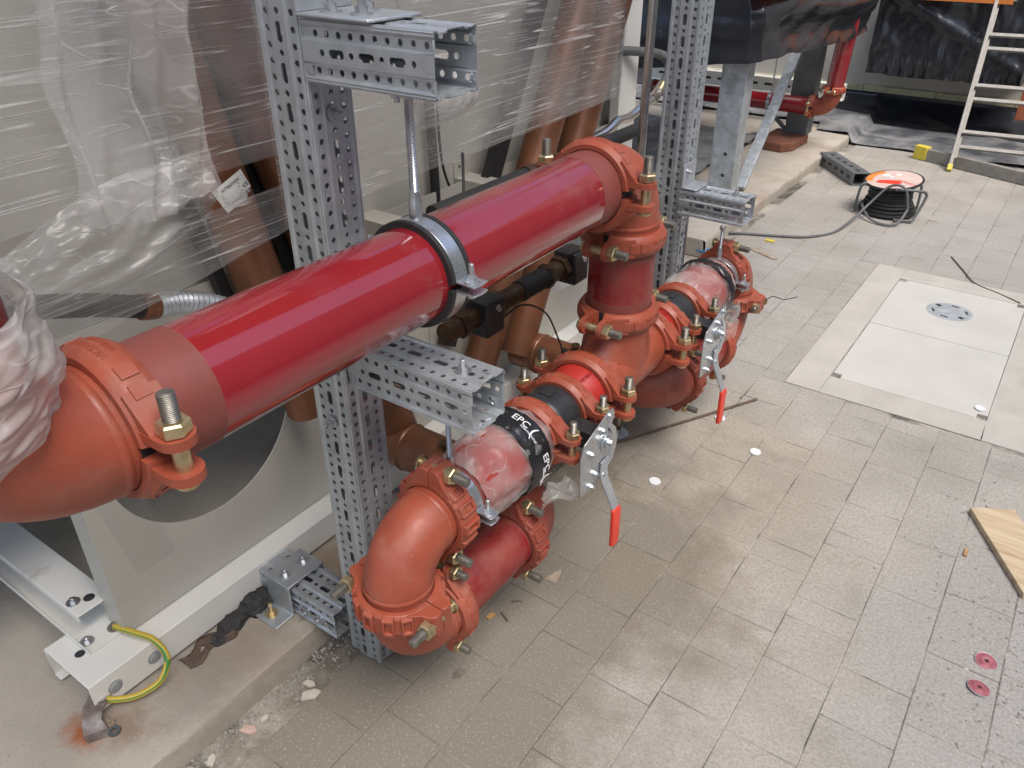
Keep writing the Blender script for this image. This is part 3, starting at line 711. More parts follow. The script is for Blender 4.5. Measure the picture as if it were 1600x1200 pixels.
# tee
te = thing('pipe_tee', 'orange cast tee joining the riser to the lower horizontal header', 'pipe tee', (X0, YC, ZH))
mb = MB().tube([(0, -CE6, 0), (0, -CE6 + .012, 0), (0, -CE6 + .016, 0), (0, CE6 - .016, 0), (0, CE6 - .012, 0), (0, CE6, 0)], [r6, r6, r6 + .0015, r6 + .0015, r6, r6], 48)
part(te, 'run', 'orange', mb)
def teebr(u, v):
    th = 2 * PI * v; c, s = math.cos(th), math.sin(th); rr_ = r6 + .0012; zb = rr_ * abs(s) * .985; fl = .040 * (1 - u) ** 2.6
    return (rr_ * c, (rr_ + fl) * s, zb + (CE6 - zb) * u)
part(te, 'branch', 'orange', MB().grid(teebr, 14, 64), sharp=60)
T = FR((r6 * .80, 0, r6 * .60), (.80, 0, .60), (0, -1, 0)) 
mb = MB(); vs, fs = text_mb('VICTAULIC', .014, .001); mb.add([(x, y, z) for x, y, z in vs], fs, FR(V((.72, 0, .72)).normalized() * (r6 + .0020) + V((0, -.06, 0)), (.72, 0, .72), (0, 1, 0)))
part(te, 'cast_lettering', 'orange', mb, sharp=0)

def lower_loop(s, tagn, mat, lab):
    """one half of the header: s=-1 towards the camera, s=+1 away"""
    Y = lambda d: YC + s * d
    ax = V((0, s, 0))
    coupling(lab('coupling between the tee and the bright red reducer'), (X0, Y(CE6), ZH), XP, ZP, r6, mat=mat, bolt_out=.030)
    e = thing('pipe_reducer', lab('short bright red cast reducer next to the tee'), 'pipe reducer', (X0, Y(CE6), ZH), 'bright red reducers')
    T = FR((X0, Y(CE6), ZH), ax)
    mb = MB().lathe([(r6, 0), (r6, .04), (r6 - .003, .048), (r5 + .003, .082), (r5, .088), (r5, .104)], 48, T)
    if s < 0: pass
    build(mb, 'body', 'brightred', e)
    m2 = MB(); vs, fs = text_mb('VICTAULIC', .013, .0008); m2.add(vs, fs, FR((X0 + .45 * r6, Y(CE6 + .047), ZH + .893 * r6 + .001), (.45, 0, .893), (0, 1, 0))); build(m2, 'cast_lettering', 'brightred', e, sharp=0)
    coupling(lab('coupling between the bright red reducer and the black valve'), (X0, Y(.271), ZH), XP, ZP, r5, mat=mat, bolt_out=.026)
    coupling(lab('coupling between the black valve and the wrapped section'), (X0, Y(.409), ZH), XP, ZP, r5, mat=mat, bolt_out=.026)
    # butterfly valve
    v = thing('butterfly_valve', lab('black butterfly valve with zinc notch plate and red lever'), 'valve', (X0, Y(.340), ZH), 'lever butterfly valves')
    mb = MB().lathe([(r5, -.068), (r5 + .001, -.045), (r5 + .007, -.040), (r5 + .010, -.030), (r5 + .0085, -.012), (r5 + .0085, .012), (r5 + .010, .030), (r5 + .007, .040), (r5 + .001, .045), (r5, .068)], 48, FR((0, 0, 0), (0, 1, 0)))
    mb.box(-.016, .016, -.016, .016, r5, r5 + .013)
    part(v, 'body', 'blackpl', mb, bevel=.002)
    mb = MB().box(r5 - .002, r5 + .080, -.025, .025, -.025, .025).box(r5 + .080, r5 + .090, -.040, .036, -.044, .036).box(r5 + .015, r5 + .05, -.0265, .0265, -.008, .008)
    part(v, 'neck', 'blackpl', mb, bevel=.003)
    dx = r5 + .090; zo = -.020; yo = -.012
    # notch plate in the local YZ plane
    poly = [(-.066, -.085), (-.071, .030), (-.060, .062), (.020, .098), (.036, .098), (.044, .080)]
    poly += [(.010 + .052 * math.cos(a), -.010 + .075 * math.sin(a)) for a in [R(60), R(35), R(10), R(-15), R(-40)]] + [(.018, -.078), (-.030, -.092)]
    poly = [(y * 1.32 - .004, z) for y, z in poly]
    pl = part(v, 'notch_plate', 'zinc', MB().prism(poly, 0, .0035, FR((dx, yo, zo), (1, 0, 0), (0, 1, 0))), bevel=.001)
    # plate details: hub, slot rails, bolts
    m2 = MB().cyl((dx + .0035, .002, 0), (dx + .010, .002, 0), .024, n=28).cyl((dx + .010, .002, 0), (dx + .0155, .002, 0), .016, n=24)
    part(v, 'hub', 'zinc', m2, bevel=.0008)
    hexbolt(v, (dx + .0155, .002, 0), (1, 0, 0), .0085, washer=False)
    for y, z in ((.026, .086), (-.004, .060), (-.030, -.048), (-.045, -.078), (.006, -.070), (-.052, .02)): hexbolt(v, (dx + .0035, y + yo, z + zo), (1, 0, 0), .0065, stud=.004)
    for y, z, rr_ in ((.030, .045, .0045), (.034, .025, .0045), (.036, .005, .0045)):
        part(v, 'index_hole', 'ink', MB().cyl((dx + .0035, y + yo, z + zo), (dx + .0041, y + yo, z + zo), rr_, n=12))
    m2 = MB()
    for k in range(9):
        a0, a1 = R(70 - 13 * k), R(70 - 13 * (k + 1)); q = lambda a, w_: (.004 + w_ * .66 * math.cos(a), -.004 + w_ * math.sin(a))
        pa = [q(a0, .066), q(a1, .066), q(a1, .073), q(a0, .073)]
        m2.prism(pa, .0035, .0065, FR((dx, yo, zo), (1, 0, 0), (0, 1, 0)))
    part(v, 'arc_rail', 'galv', m2)
    # lever: flat strap with a step, then a dipped grip
    lv = [(dx + .0075, .000, -.050), (dx + .0075, -.002, -.085), (dx + .012, -.003, -.105), (dx + .042, .006, -.185), (dx + .045, .007, -.200), (dx + .045, .008, -.310)]
    def strap(pts, w_, t_):
        mb = MB(); vs = []
        for i, p_ in enumerate(pts):
            p_ = V(p_); d = (V(pts[min(i + 1, len(pts) - 1)]) - V(pts[max(i - 1, 0)])).normalized(); sd_ = V((0, 1, 0)); nn = d.cross(sd_).normalized()
            wi = w_[i] if isinstance(w_, list) else w_
            vs += [p_ - sd_ * wi - nn * t_, p_ + sd_ * wi - nn * t_, p_ + sd_ * wi + nn * t_, p_ - sd_ * wi + nn * t_]
        fs = [(3, 2, 1, 0), tuple(len(vs) - 4 + k for k in range(4))]
        for i in range(len(pts) - 1):
            for k in range(4): fs.append((i * 4 + k, i * 4 + (k + 1) % 4, i * 4 + 4 + (k + 1) % 4, i * 4 + 4 + k))
        return mb.add(vs, fs)
    le = part(v, 'lever', 'galv', strap(lv[:5], [.017, .016, .0155, .014, .014], .0025), bevel=.001)
    gp = part(v, 'lever_grip', 'grip', strap([(dx + .0425, .0065, -.187), (dx + .045, .007, -.197), (dx + .0455, .008, -.300), (dx + .0455, .008, -.306)], [.0165, .0185, .0175, .012], .0055), bevel=.003, seg=3)
    vs, fs = text_mb('OPEN', .016, .0004); m2 = MB().add(vs, fs, FR((dx + .0515, .0075, -.248), (1, 0, 0), (0, 0, 1)))
    return v
def near_lab(t): return t + ', near side'
def far_lab(t): return t + ', far side'
lower_loop(-1, '', 'orange', lambda t: t + ', near half')
lower_loop(1, '', 'orange', lambda t: t + ', far half')

def lower_bends(s, w, matA, matB):
    Y = lambda d: YC + s * d; out = V((0, s, 0)); back = -out
    D = .892                                      # tee centre to the falling elbow
    far = 'far' if s > 0 else 'near'
    coupling('ribbed coupling on the %s end of the header beside the hanger clamp' % far, (X0, Y(D - CE5), ZH), ZP, XP, r5, 'scallop', matA, bolt_out=.034)
    elbow('orange elbow at the %s end of the header turning down' % far, (X0, Y(D), ZH), back, ZN, r5, CE5, matA,
          text=None)
    if s < 0: coupling('ribbed orange coupling lying flat between the two stacked elbows at the near end', (X0, Y(D), ZH - CE5), XP, YN, r5, 'scallop', matA, bolt_out=.034)
    else: coupling('ribbed orange coupling lying flat between the two stacked elbows at the far end', (X0, Y(D), ZH - CE5), XP, YN, r5, 'scallop', matA, bolt_out=.012)
    elbow('lowest orange elbow at the %s end, nearly touching the paving' % far, (X0, Y(D), ZH - 2 * CE5 - .004), ZP, back, r5, CE5, matA)
    zl = ZH - 2 * CE5 - .004
    coupling('slim orange coupling on the low return pipe next to the lowest elbow, %s end' % far, (X0, Y(D - CE5), zl), ZP, XP, r5, 'smooth', matA, bolt_out=.022)
    d2 = .480
    pipe('short dusty red return pipe lying low under the header, %s end' % far, (X0, Y(D - CE5), zl), (X0, Y(d2), zl), r5, 'pipe_dull' if s < 0 else 'pipe_dull', .03)
    coupling('ribbed coupling at the inner end of the low return pipe, %s end' % far, (X0, Y(d2), zl), ZP, XP, r5, 'scallop', matB, bolt_out=.034)
    elbow('low elbow turning from the return pipe towards the unit, %s end' % far, (X0, Y(d2 - CE5), zl), out, XN, r5, CE5, matB)
    return zl, Y(d2 - CE5)
zl, yA = lower_bends(-1, '', 'orange', 'orange_dark')
_, yB = lower_bends(1, '', 'orange', 'orange_dark')

# hangers ------------------------------------------------------------
def rod(label, x, y, z0, z1, r=.0074, sleeve=.05):
    e = thing('threaded_rod', label, 'threaded rod', (x, y, z0), 'threaded hanger rods')
    n = int((z1 - z0 - sleeve * .5) / .0026); zz = z0 + sleeve * .5; prof = []
    for i in range(n): prof += [(r * .87, (z1 - zz) * i / n), (r, (z1 - zz) * (i + .5) / n)]
    prof.append((r * .87, z1 - zz))
    build(MB().lathe(prof, 14, Matrix.Translation((x, y, zz))), 'thread', 'zinc', e, sharp=15)
    build(MB().lathe([(0, 0), (r * 1.35, 0), (r * 1.55, .003), (r * 1.55, sleeve * .62), (r * 1.35, sleeve * .68), (r * 1.35, sleeve), (0, sleeve)], 18, Matrix.Translation((x, y, z0))), 'socket', 'zinc', e)
    e2 = MB().prism([(r * 1.95 * math.cos(PI / 3 * i), r * 1.95 * math.sin(PI / 3 * i)) for i in range(6)], 0, .011, Matrix.Translation((x, y, z1 - .0125)))
    build(e2, 'nut', 'zinc', e)
    return e
def clamp(label, y, z, r, bw=.0155, rubber=True, rw=.026, ang=0):
    e = thing('pipe_clamp', label, 'pipe clamp', FR((X0, y, z), YN, XP), 'hanger clamps')   # local x=+X, z=-Y => y = z cross x = (-Y)x(X)=Z
    rt_ = .007 if rubber else .001
    if rubber:
        prof = [(r, -rw), (r + rt_ + .004, -rw), (r + rt_ + .0045, -bw - .0015), (r + rt_, -bw), (r + rt_, bw), (r + rt_ + .0045, bw + .0015), (r + rt_ + .004, rw), (r, rw)]
        for a0, a1 in ((4, 176), (184, 356)): part(e, 'rubber_lining', 'rubber', MB().lathe(prof, 40, None, R(a0), R(a1), loop=True))
    for k in range(2):
        T = Matrix.Rotation(PI * k, 4, 'Z'); mb = MB(); ro = r + rt_ + .0005
        mb.lathe([(ro, -bw), (ro + .003, -bw), (ro + .003, bw), (ro, bw)], 40, T, R(5), R(175), loop=True)
        for s in (1, -1):
            ya, yb = (.0065, .0095)
            mb.prism([(s * ro, -bw * 1.1), (s * (ro + .042), -bw * 1.25), (s * (ro + .045), 0), (s * (ro + .042), bw * 1.25), (s * ro, bw * 1.1)], ya, yb, T @ Matrix(((1, 0, 0, 0), (0, 0, 1, 0), (0, 1, 0, 0), (0, 0, 0, 1))))
        part(e, 'band', 'zinc', mb, bevel=.0008)
    for s in (1, -1):
        hexbolt(e, (s * (r + rt_ + .023), .0097, 0), (0, 1, 0), .0085, stud=.020); hexbolt(e, (s * (r + rt_ + .023), -.0097, 0), (0, -1, 0), .008)
    return e
clamp('black-lined zinc clamp round the long red pipe below the threaded rod', .955, ZT, r6)
rod('long threaded rod between the upper arm and the clamp of the long red pipe', X0, .955, ZT + r6 + .008, 1.4075)
yc1 = 1.010; yc2 = 2 * YC - 1.010
for y, z1, lab in ((yc1, .832, 'near'), (yc2, .752, 'far')):
    pipe('short red pipe stub in the hanger clamp, %s end of the header' % lab, (X0, YC - (.892 - CE5) if lab == 'near' else YC + .892 - CE5, ZH), (X0, YC - .409 if lab == 'near' else YC + .409, ZH), r5, 'primer', name='pipe_stub')
    clamp('plain zinc hanger clamp at the %s end of the header' % lab, y, ZH, r5 + .002, rubber=False, bw=.013)
    rod('short threaded rod under the %s lower arm' % lab, X0, y, ZH + r5 + .004, z1, r=.0058, sleeve=.038)

# wrapped sections: a lumpy red valve body in clear film bound with black tape
def lump(R0, amp, y0, y1, seed, n=40, m=72, sag=0):
    def f(u, v):
        th = 2 * PI * v; y = y0 + (y1 - y0) * u
        prof = R0(u); k = amp * (nz((math.cos(th) * 2, u * 3, math.sin(th) * 2), 1.6, seed) + .55 * nz((math.cos(th) * 2, u * 3, math.sin(th) * 2), 4.2, seed + 3))
        rr_ = prof + k
        return (X0 + rr_ * math.cos(th), y, ZH + rr_ * math.sin(th))
    return MB().grid(f, n, m)
def wrapped(s, label, tape_w, text):
    ya, yb = (YC - .685, YC - .440) if s < 0 else (YC + .440, YC + .685)
    e = thing('wrapped_strainer', label, 'wrapped valve', (X0, (ya + yb) / 2, ZH), 'film wrapped strainers on the header')
    build(lump(lambda u: .0725 + .016 * math.sin(PI * min(1, max(0, u))) ** .6, .004, ya, yb, 5 + s, 20, 48), 'red_body', 'brightred_dull', e, sharp=60)
    sh_ = (lambda u: u) if s < 0 else (lambda u: 1 - u)
    def bagR(u):
        q = sh_(u); return .0765 + .0215 * min(1, q / .55) ** .7 - (.016 * ((q - .8) / .2) ** 2 if q > .8 else 0)
    bg_ = build(lump(bagR, .0085, ya - .004, yb + .004, 9 + s), 'clear_film', 'bagfilm', e, sharp=0); bg_.data.polygons.foreach_set('use_smooth', [True] * len(bg_.data.polygons))
    # tape
    yt = (ya + yb) / 2 + (.052 if s < 0 else .045) ; hw = tape_w
    base = lambda u: .1000 + .004 * math.sin(PI * u)
    tp = build(lump(base, .0045, yt - hw, yt + hw, 21 + s, 10, 96), 'black_tape', 'tape', e, sharp=60)
    if text:
        def put(txt, size, ang, yy):
            mb = MB()
            vs, fs = text_mb(txt, size, .0004)
            out = []
            for x, y, z in vs:
                th = ang - x / .107
                rr_ = .1000 + .004 + .0050 + z + .0002
                out.append((X0 + rr_ * math.cos(th), yy + y, ZH + rr_ * math.sin(th)))
            mb.add(out, fs); build(mb, 'print', 'inkwhite', tp, sharp=0)
        for k in range(5):
            put('EPC', .027, R(8 + 62 * k), yt + .004); put('international', .0105, R(-10 + 62 * k), yt - .008); put('(', .042, R(-12 + 62 * k), yt + .004)
    return e
MT['tape'] = pmat('black_tape', (.014, .014, .016), .28, var=.3, vs=20, bump=.4, bs=45, bdist=.006, dirt=(.20, .20, .20), dirt_s=26, dirt_r=(.66, .76))
wrapped(-1, 'lumpy red strainer wrapped in clear film with wide printed black tape, near end', .038, True)
wrapped(1, 'lumpy red strainer wrapped in clear film with narrow black tape, far end', .017, False)

# ------------------------------------------------------------------ the wrapped cooler behind the pipework
un = thing('dry_cooler', 'beige sheet-metal cooler unit with slanting copper headers on a white base frame', 'cooling unit', (-1.5, 1.68, ST))
BZ0, BZ1 = .088, .174; bx0, bx1, by0, by1 = -1.612, -1.424, .400, 2.95; th = .004
mb = MB().box(bx0, bx1, by0, by1, BZ1 - th, BZ1).box(bx1 - th, bx1, by0, by1, BZ0, BZ1 - th).box(bx0, bx0 + th, by0, by1, BZ0, BZ1 - th)
mb.box(bx0 + th, bx0 + .032, by0, by1, BZ0, BZ0 + th).box(bx1 - .032, bx1 - th, by0, by1, BZ0, BZ0 + th)
bm_ = build(mb, 'base_beam', 'white', un, bevel=.0035, seg=3)
for y, z in ((.452, .128), (.552, .128)):
    build(MB().lathe([(0, .004), (.010, .004), (.012, .0015), (.017, .0012), (.0175, 0)], 24, FR((bx1, y, z), (1, 0, 0))), 'plug', 'galv_dull', bm_)
build(MB().lathe([(0, .0005), (.0105, .0005), (.0115, 0)], 24, Matrix.Translation((-1.530, .442, BZ1 + .0002))), 'hole', 'ink', bm_)
# feet pads under the beam
for y in (.62, 1.5, 2.4): build(MB().box(bx0 + .01, bx1 - .012, y, y + .12, ST, BZ0), 'pad', 'rubber', un)
# C-shaped crossbar
mb = MB().box(-3.0, -1.505, .452, .558, BZ1 + .001, BZ1 + .005).box(-3.0, -1.545, .552, .557, BZ1 + .005, .252).box(-3.0, -1.55, .470, .557, .252, .256).box(-3.0, -1.55, .470, .474, .236, .252).box(-3.0, -1.505, .452, .455, BZ1 + .005, BZ1 + .013)
cb = build(mb, 'crossbar', 'white', un, bevel=.0015)
build(MB().lathe([(0, .0005), (.012, .0005), (.013, 0)], 20, Matrix.Translation((-1.585, .520, .2562))), 'hole', 'ink', cb)
for p, d in (((-1.60, .490, .2562), ZP), ((-1.545, .470, BZ1 + .005), ZP), ((-1.53, .532, BZ1 + .005), ZP), ((-1.546, .557, .22), YN)):
    wbolt(un, p, d, r=.009, stud=.002)
# front sheets with their round cut-outs
def holed(mb, y0, y1, z0, z1, c, r, x, N=64):
    per = []; cs = [(y0, z0), (y1, z0), (y1, z1), (y0, z1)]; q = N // 4
    for k in range(4):
        a, b = cs[k], cs[(k + 1) % 4]; per += [(a[0] + (b[0] - a[0]) * t / q, a[1] + (b[1] - a[1]) * t / q) for t in range(q)]
    a0 = R(-135); hol = [(c[0] + r * math.cos(a0 + 2 * PI * i / N), c[1] + r * math.sin(a0 + 2 * PI * i / N)) for i in range(N)]
    inn = [(c[0] + (r + .001) * math.cos(a0 + 2 * PI * i / N), c[1] + (r + .001) * math.sin(a0 + 2 * PI * i / N)) for i in range(N)]
    vs = [(x, *p) for p in per] + [(x, *p) for p in hol] + [(x - .003, *p) for p in hol] + [(x - .003, *p) for p in per]
    fs = []
    for i in range(N):
        j = (i + 1) % N
        fs += [(i, j, N + j, N + i), (N + i, N + j, 2 * N + j, 2 * N + i), (2 * N + i, 2 * N + j, 3 * N + j, 3 * N + i), (3 * N + i, 3 * N + j, j, i)]
    mb.add(vs, fs)
PXF = -1.490; PZ0 = BZ1 + .004
mb = MB(); holed(mb, .540, 1.659, PZ0, .935, (.85, .607), .252, PXF); mb.box(PXF - .07, PXF - .003, .535, .540, PZ0, .935)
build(mb, 'front_panel', 'beige', un, sharp=30)
mb = MB(); holed(mb, 1.663, 2.82, PZ0, .935, (2.50, .607), .256, PXF); mb.box(PXF - .07, PXF - .003, 2.82, 2.825, PZ0, .935)
build(mb, 'front_panel', 'beige', un, sharp=30)
build(MB().box(-1.535, -1.531, -.9, 1.659, .72, 2.2).box(-1.535, -1.5315, 1.663, 2.90, .72, 2.2), 'upper_panel', 'beige', un)
build(MB().box(-3.2, -1.536, 2.885, 2.889, .30, 2.2), 'end_panel', 'white', un)
build(MB().box(-3.2, -1.536, -.9, 2.884, 2.19, 2.2).box(-3.2, -3.19, -.9, 2.884, .3, 2.19), 'casing', 'beige', un)
build(MB().box(-1.490, -1.452, 2.752, 2.890, .80, 2.2), 'corner_post', 'white', un, bevel=.003)
build(MB().box(-1.34, -1.17, 2.34, 2.46, .845, .850).box(-1.174, -1.17, 2.34, 2.46, .76, .845).box(-1.34, -1.174, 2.34, 2.344, .70, .845), 'cable_tray_end', 'white', un, bevel=.002)
# sheet brackets
for y in (1.43, 1.86):
    mb = MB().box(-1.531, -1.527, y, y + .085, .905, .985).box(-1.527, -1.33, y, y + .075, .935, .938).box(-1.527, -1.33, y, y + .003, .88, .935)
    b_ = build(mb, 'bracket', 'beige', un, bevel=.0015); build(MB().lathe([(0, .002), (.004, .002), (.005, 0)], 12, FR((-1.527, y + .025, .967), XP)), 'screw', 'steel_dark', b_)
def leg(p0, p1, r, label=None):
    p0, p1 = V(p0), V(p1); return build(MB().cyl(p0, p1, r, n=36), 'header_pipe', 'copper', un)
leg((-1.40, .858, 1.66), (-1.40, 1.085, .56), .054); leg((-1.40, .98, 1.62), (-1.40, 1.40, .30), .062)
leg((-1.40, 2.49, 1.66), (-1.40, 1.775, .31), .056); leg((-1.40, 2.705, 1.62), (-1.40, 2.01, .30), .056)
for p0, p1, w in (((-1.455, .905, 1.62), (-1.455, 1.25, .66), .030), ((-1.47, 1.12, 1.62), (-1.47, 1.48, .4), .02), ((-1.455, 2.33, 1.66), (-1.455, 1.70, .45), .035), ((-1.46, .80, 1.6), (-1.46, 1.02, .62), .014)):
    p0, p1 = V(p0), V(p1); build(MB().box(-.012, .012, -w, w, 0, (p1 - p0).length, FR(p0, p1 - p0, XP)), 'black_seal', 'rubber', un)
build(MB().tube([(-1.478, .905, 1.15), (-1.478, 1.02, .70)], .004, 8), 'edge_trim', 'chrome', un)
for yy, xh in ((yA, -1.40), (yB, -1.40)):
    nz_ = thing('copper_nozzle', 'brown copper nozzle joining the %s low elbow to the unit' % ('near' if yy < 1.6 else 'far'), 'pipe nozzle', (-1.2, yy, zl), 'copper nozzles of the unit')
    build(MB().cyl((-1.43, yy, zl), (-1.035, yy, zl), .069, n=40), 'stub', 'copper', nz_)
    build(MB().lathe([(.0695, 0), (.073, .004), (.0695, .009)], 40, FR((-1.335, yy, zl), XP)), 'weld_bead', 'copper', nz_)
    for k, x in enumerate((-1.085, -1.058)):
        build(MB().lathe([(.069, 0), (.080, 0), (.080, .012), (.069, .012)], 40, FR((x, yy, zl), XP)), 'clamp_ring', 'galv_dull', nz_)
    build(MB().lathe([(.0695, 0), (.086, .004), (.090, .016), (.086, .03), (.0705, .034)], 40, FR((-1.042, yy, zl), XP)), 'sleeve', 'rubber', nz_)
    build(MB().cyl((-1.18, yy - .02, zl + .060), (-1.18, yy - .024, zl + .090), .010, n=14).cyl((-1.18, yy - .024, zl + .088), (-1.18, yy - .0245, zl + .094), .015, n=14), 'bleed_stub', 'brass_dark', nz_)
# sensor on the far nozzle
sw = thing('sensor_cable', 'thin black cable looping down to the sensor on the far nozzle', 'cable', (-1.15, 1.93, .36))
def bez(pts, n=14):
    """Catmull-Rom through the points"""
    P = [V(p) for p in pts]; P = [P[0] * 2 - P[1]] + P + [P[-1] * 2 - P[-2]]; out = []
    for i in range(1, len(P) - 2):
        for k in range(n):
            t = k / n; a, b, c, d = P[i - 1:i + 3]
            out.append(.5 * ((2 * b) + (c - a) * t + (2 * a - 5 * b + 4 * c - d) * t * t + (3 * b - a - 3 * c + d) * t ** 3))
    return out + [P[-2]]
build(MB().tube(bez([(-1.10, 1.50, .72), (-1.13, 1.65, .70), (-1.16, 1.82, .60), (-1.18, 1.93, .46), (-1.18, 1.96, .40)]), .0028, 8), 'wire', 'rubber', sw)
build(MB().lathe([(0, 0), (.012, 0), (.012, .02), (.008, .022), (.008, .032), (.012, .034), (.012, .05), (.007, .06), (0, .06)], 14, FR((-1.18, 1.985, .345), (0, -.25, 1))), 'sensor_plug', 'rubber', sw)
# actuator valve train below the long pipe
va = thing('actuator_valve_train', 'brass and black actuator valve train hanging behind the long red pipe', 'valve', (-1.10, 1.6, .77))
ax0, ax1 = V((-1.10, 1.28, .775)), V((-1.10, 1.93, .765)); dv = (ax1 - ax0).normalized(); T = FR(ax0, dv, XP)
def seg(a, b, r, mat, name, n=20, hexa=False):
    mb = MB()
    if hexa: mb.prism([(r * math.cos(PI / 3 * i), r * math.sin(PI / 3 * i)) for i in range(6)], a, b, T)
    else: mb.lathe([(0, a), (r, a), (r, b), (0, b)], n, T)
    return build(mb, name, mat, va, bevel=.002)
seg(0, .05, .026, 'brass_dark', 'union'); seg(.05, .075, .034, 'brass_dark', 'nut', hexa=True); seg(.075, .13, .026, 'brass_dark', 'valve_body'); seg(.20, .225, .036, 'brass_dark', 'nut', hexa=True)
seg(.225, .31, .026, 'brass_dark', 'tailpiece'); seg(.31, .43, .030, 'rubber', 'taped_joint'); seg(.43, .455, .036, 'brass_dark', 'nut', hexa=True); seg(.455, .50, .028, 'brass_dark', 'valve_body'); seg(.50, .525, .038, 'brass_dark', 'nut', hexa=True); seg(.525, .60, .026, 'brass_dark', 'tailpiece')
for k in (.160, .575):
    build(MB().box(-.032, .042, -.045, .05, k - .045, k + .030, T), 'actuator', 'blackpl', va, bevel=.005)
    build(MB().lathe([(0, .006), (.009, .006), (.010, 0)], 16, FR(T @ V((.042, -.02, k)), XP)), 'screw', 'zinc', va)
build(MB().tube(bez([(-1.06, 1.90, .80), (-1.02, 1.80, .845), (-1.02, 1.68, .855)]), .003, 8), 'lead', 'rubber', va)
build(MB().tube(bez([(-1.12, 1.45, .80), (-1.2, 1.5, .95), (-1.3, 1.62, 1.1)]), .004, 8), 'lead', 'rubber', va)
# insulated line along the back of the long pipe
il = thing('insulated_line', 'black insulated line with brass joints running just behind the long red pipe', 'pipe', (-1.17, 1.34, 1.035))
build(MB().cyl((-1.17, 1.34, 1.040), (-1.17, 2.4, 1.035), .021, n=20), 'sleeve', 'rubber', il)
for y in (1.72, 1.86): build(MB().cyl((-1.17, y, 1.040), (-1.17, y + .03, 1.040), .0235, n=16), 'joint', 'brass_dark', il)
vc = thing('drop_cable', 'black cable dropping vertically below the film behind the long pipe', 'cable', (-1.50, 1.735, .9))
build(MB().tube([(-1.50, 1.72, 1.4), (-1.50, 1.735, 1.0), (-1.50, 1.742, .7)], .014, 10), 'flat_cable', 'rubber', vc); build(MB().tube(bez([(-1.50, 1.76, 1.2), (-1.50, 1.775, 1.0), (-1.49, 1.83, .86)]), .004, 8), 'thin_wire', 'rubber', vc)
hs = thing('flexible_hose', 'black rubber hose with corrugated metal end at the left behind the long pipe', 'hose', (-1.32, .4, 1.1))
hp = bez([(-1.36, .30, 1.16), (-1.33, .45, 1.105), (-1.32, .60, 1.055), (-1.32, .70, 1.012)])
build(MB().tube(hp, .021, 18), 'hose', 'rubber', hs); cp = bez([(-1.32, .705, 1.010), (-1.33, .78, .99), (-1.35, .88, .93), (-1.37, .97, .84)], 16)
build(MB().tube(cp, [.0195 if i % 2 else .0235 for i in range(len(cp))], 16), 'corrugated_end', 'galv', hs)
build(MB().tube([(-1.32, .685, 1.018), (-1.322, .715, 1.008)], .0245, 18), 'collar', 'copper', hs)
lab = thing('paper_label', 'crumpled white paper label with CE mark stuck to the left copper header under the film', 'label', (-1.335, .94, 1.16))
cl_ = [(-1.338, .892, 1.176), (-1.338, .966, 1.205), (-1.336, .987, 1.154), (-1.338, .919, 1.127)]
def bil(u, v): 
    a = V(cl_[0]) * (1 - u) * (1 - v) + V(cl_[1]) * u * (1 - v) + V(cl_[2]) * u * v + V(cl_[3]) * (1 - u) * v
    return a + V((.006 * math.sin(PI * u) * math.sin(PI * v) - .010 * (u > .8) * (v > .8), 0, 0))
build(MB().grid(lambda u, v: tuple(bil(u, v)), 8, 8), 'sheet', 'paper', lab)
mb = MB()
def flat_text(s, size, u, v, fit=None):
    vs, fs = text_mb(s, size, .0001); U = (V(cl_[1]) - V(cl_[0])); W = (V(cl_[3]) - V(cl_[0])); Lu, Lw = U.length, W.length
    mb.add([tuple(bil(u + x / Lu, v - y / Lw) + V((.0008 + z, 0, 0))) for x, y, z in vs], fs)
flat_text('ATTENTION', .0085, .5, .20); flat_text('CE', .012, .88, .55)
for k, (a, b_) in enumerate(((.12, .75), (.10, .70), (.14, .80), (.10, .72), (.12, .66), (.15, .6))):
    v_ = .32 + .09 * k
    mb.add([tuple(bil(u, v) + V((.0008, 0, 0))) for u, v in ((a, v_), (b_, v_), (b_, v_ + .018), (a, v_ + .018))], [(0, 1, 2, 3)])
build(mb, 'print', 'ink', lab, sharp=0)

# earth wire and its rusty lug on the slab
ew = thing('earth_wire', 'green and yellow earth wire looping from the white frame to a rusty lug', 'cable', (-1.44, .43, .12))
wp = bez([(-1.528, .530, .186), (-1.500, .535, .190), (-1.462, .545, .192), (-1.415, .560, .185), (-1.378, .560, .150), (-1.365, .525, .116), (-1.380, .475, .106), (-1.405, .440, .110), (-1.425, .425, .112)], 10)
mb = MB().tube(wp, .0075, 14)
me = mb.mesh('wire', 'earth', 60); uvl = me.uv_layers.new(name='UVMap')
for li, lp in enumerate(me.loops):
    co = me.vertices[lp.vertex_index].co; b_ = min(wp, key=lambda q: (q - co).length_squared); d = co - b_; uvl.data[li].uv = ((math.atan2(d.z, d.y - d.x) / (2 * PI)) % 1, 0)
I = PM[ew.name].inverted(); me.transform(I); ob('wire', me, ew)
wbolt(ew, (-1.532, .530, .180), ZP, r=.009, stud=.003, mat='rust'); wbolt(ew, (-1.436, .418, .119), ZP, r=.010, stud=.002, mat='zinc')
lg = thing('rusty_lug', 'bent rusty steel strip standing on the slab at the end of the earth wire', 'steel strip', (-1.42, .39, ST))
strip = [(-1.455, .450, .118), (-1.440, .420, .118), (-1.425, .395, .116), (-1.412, .380, .104), (-1.392, .372, .080), (-1.372, .370, .0765)]
mb = MB(); vs = []
for i, p in enumerate(strip):
    p = V(p); q = V((.020, .012, 0)) if i < 4 else V((.012, .022, 0)); vs += [p - q, p + q, p + q + V((0, 0, -.004)), p - q + V((0, 0, -.004))]
fs = [(3, 2, 1, 0), tuple(len(vs) - 4 + k for k in range(4))]
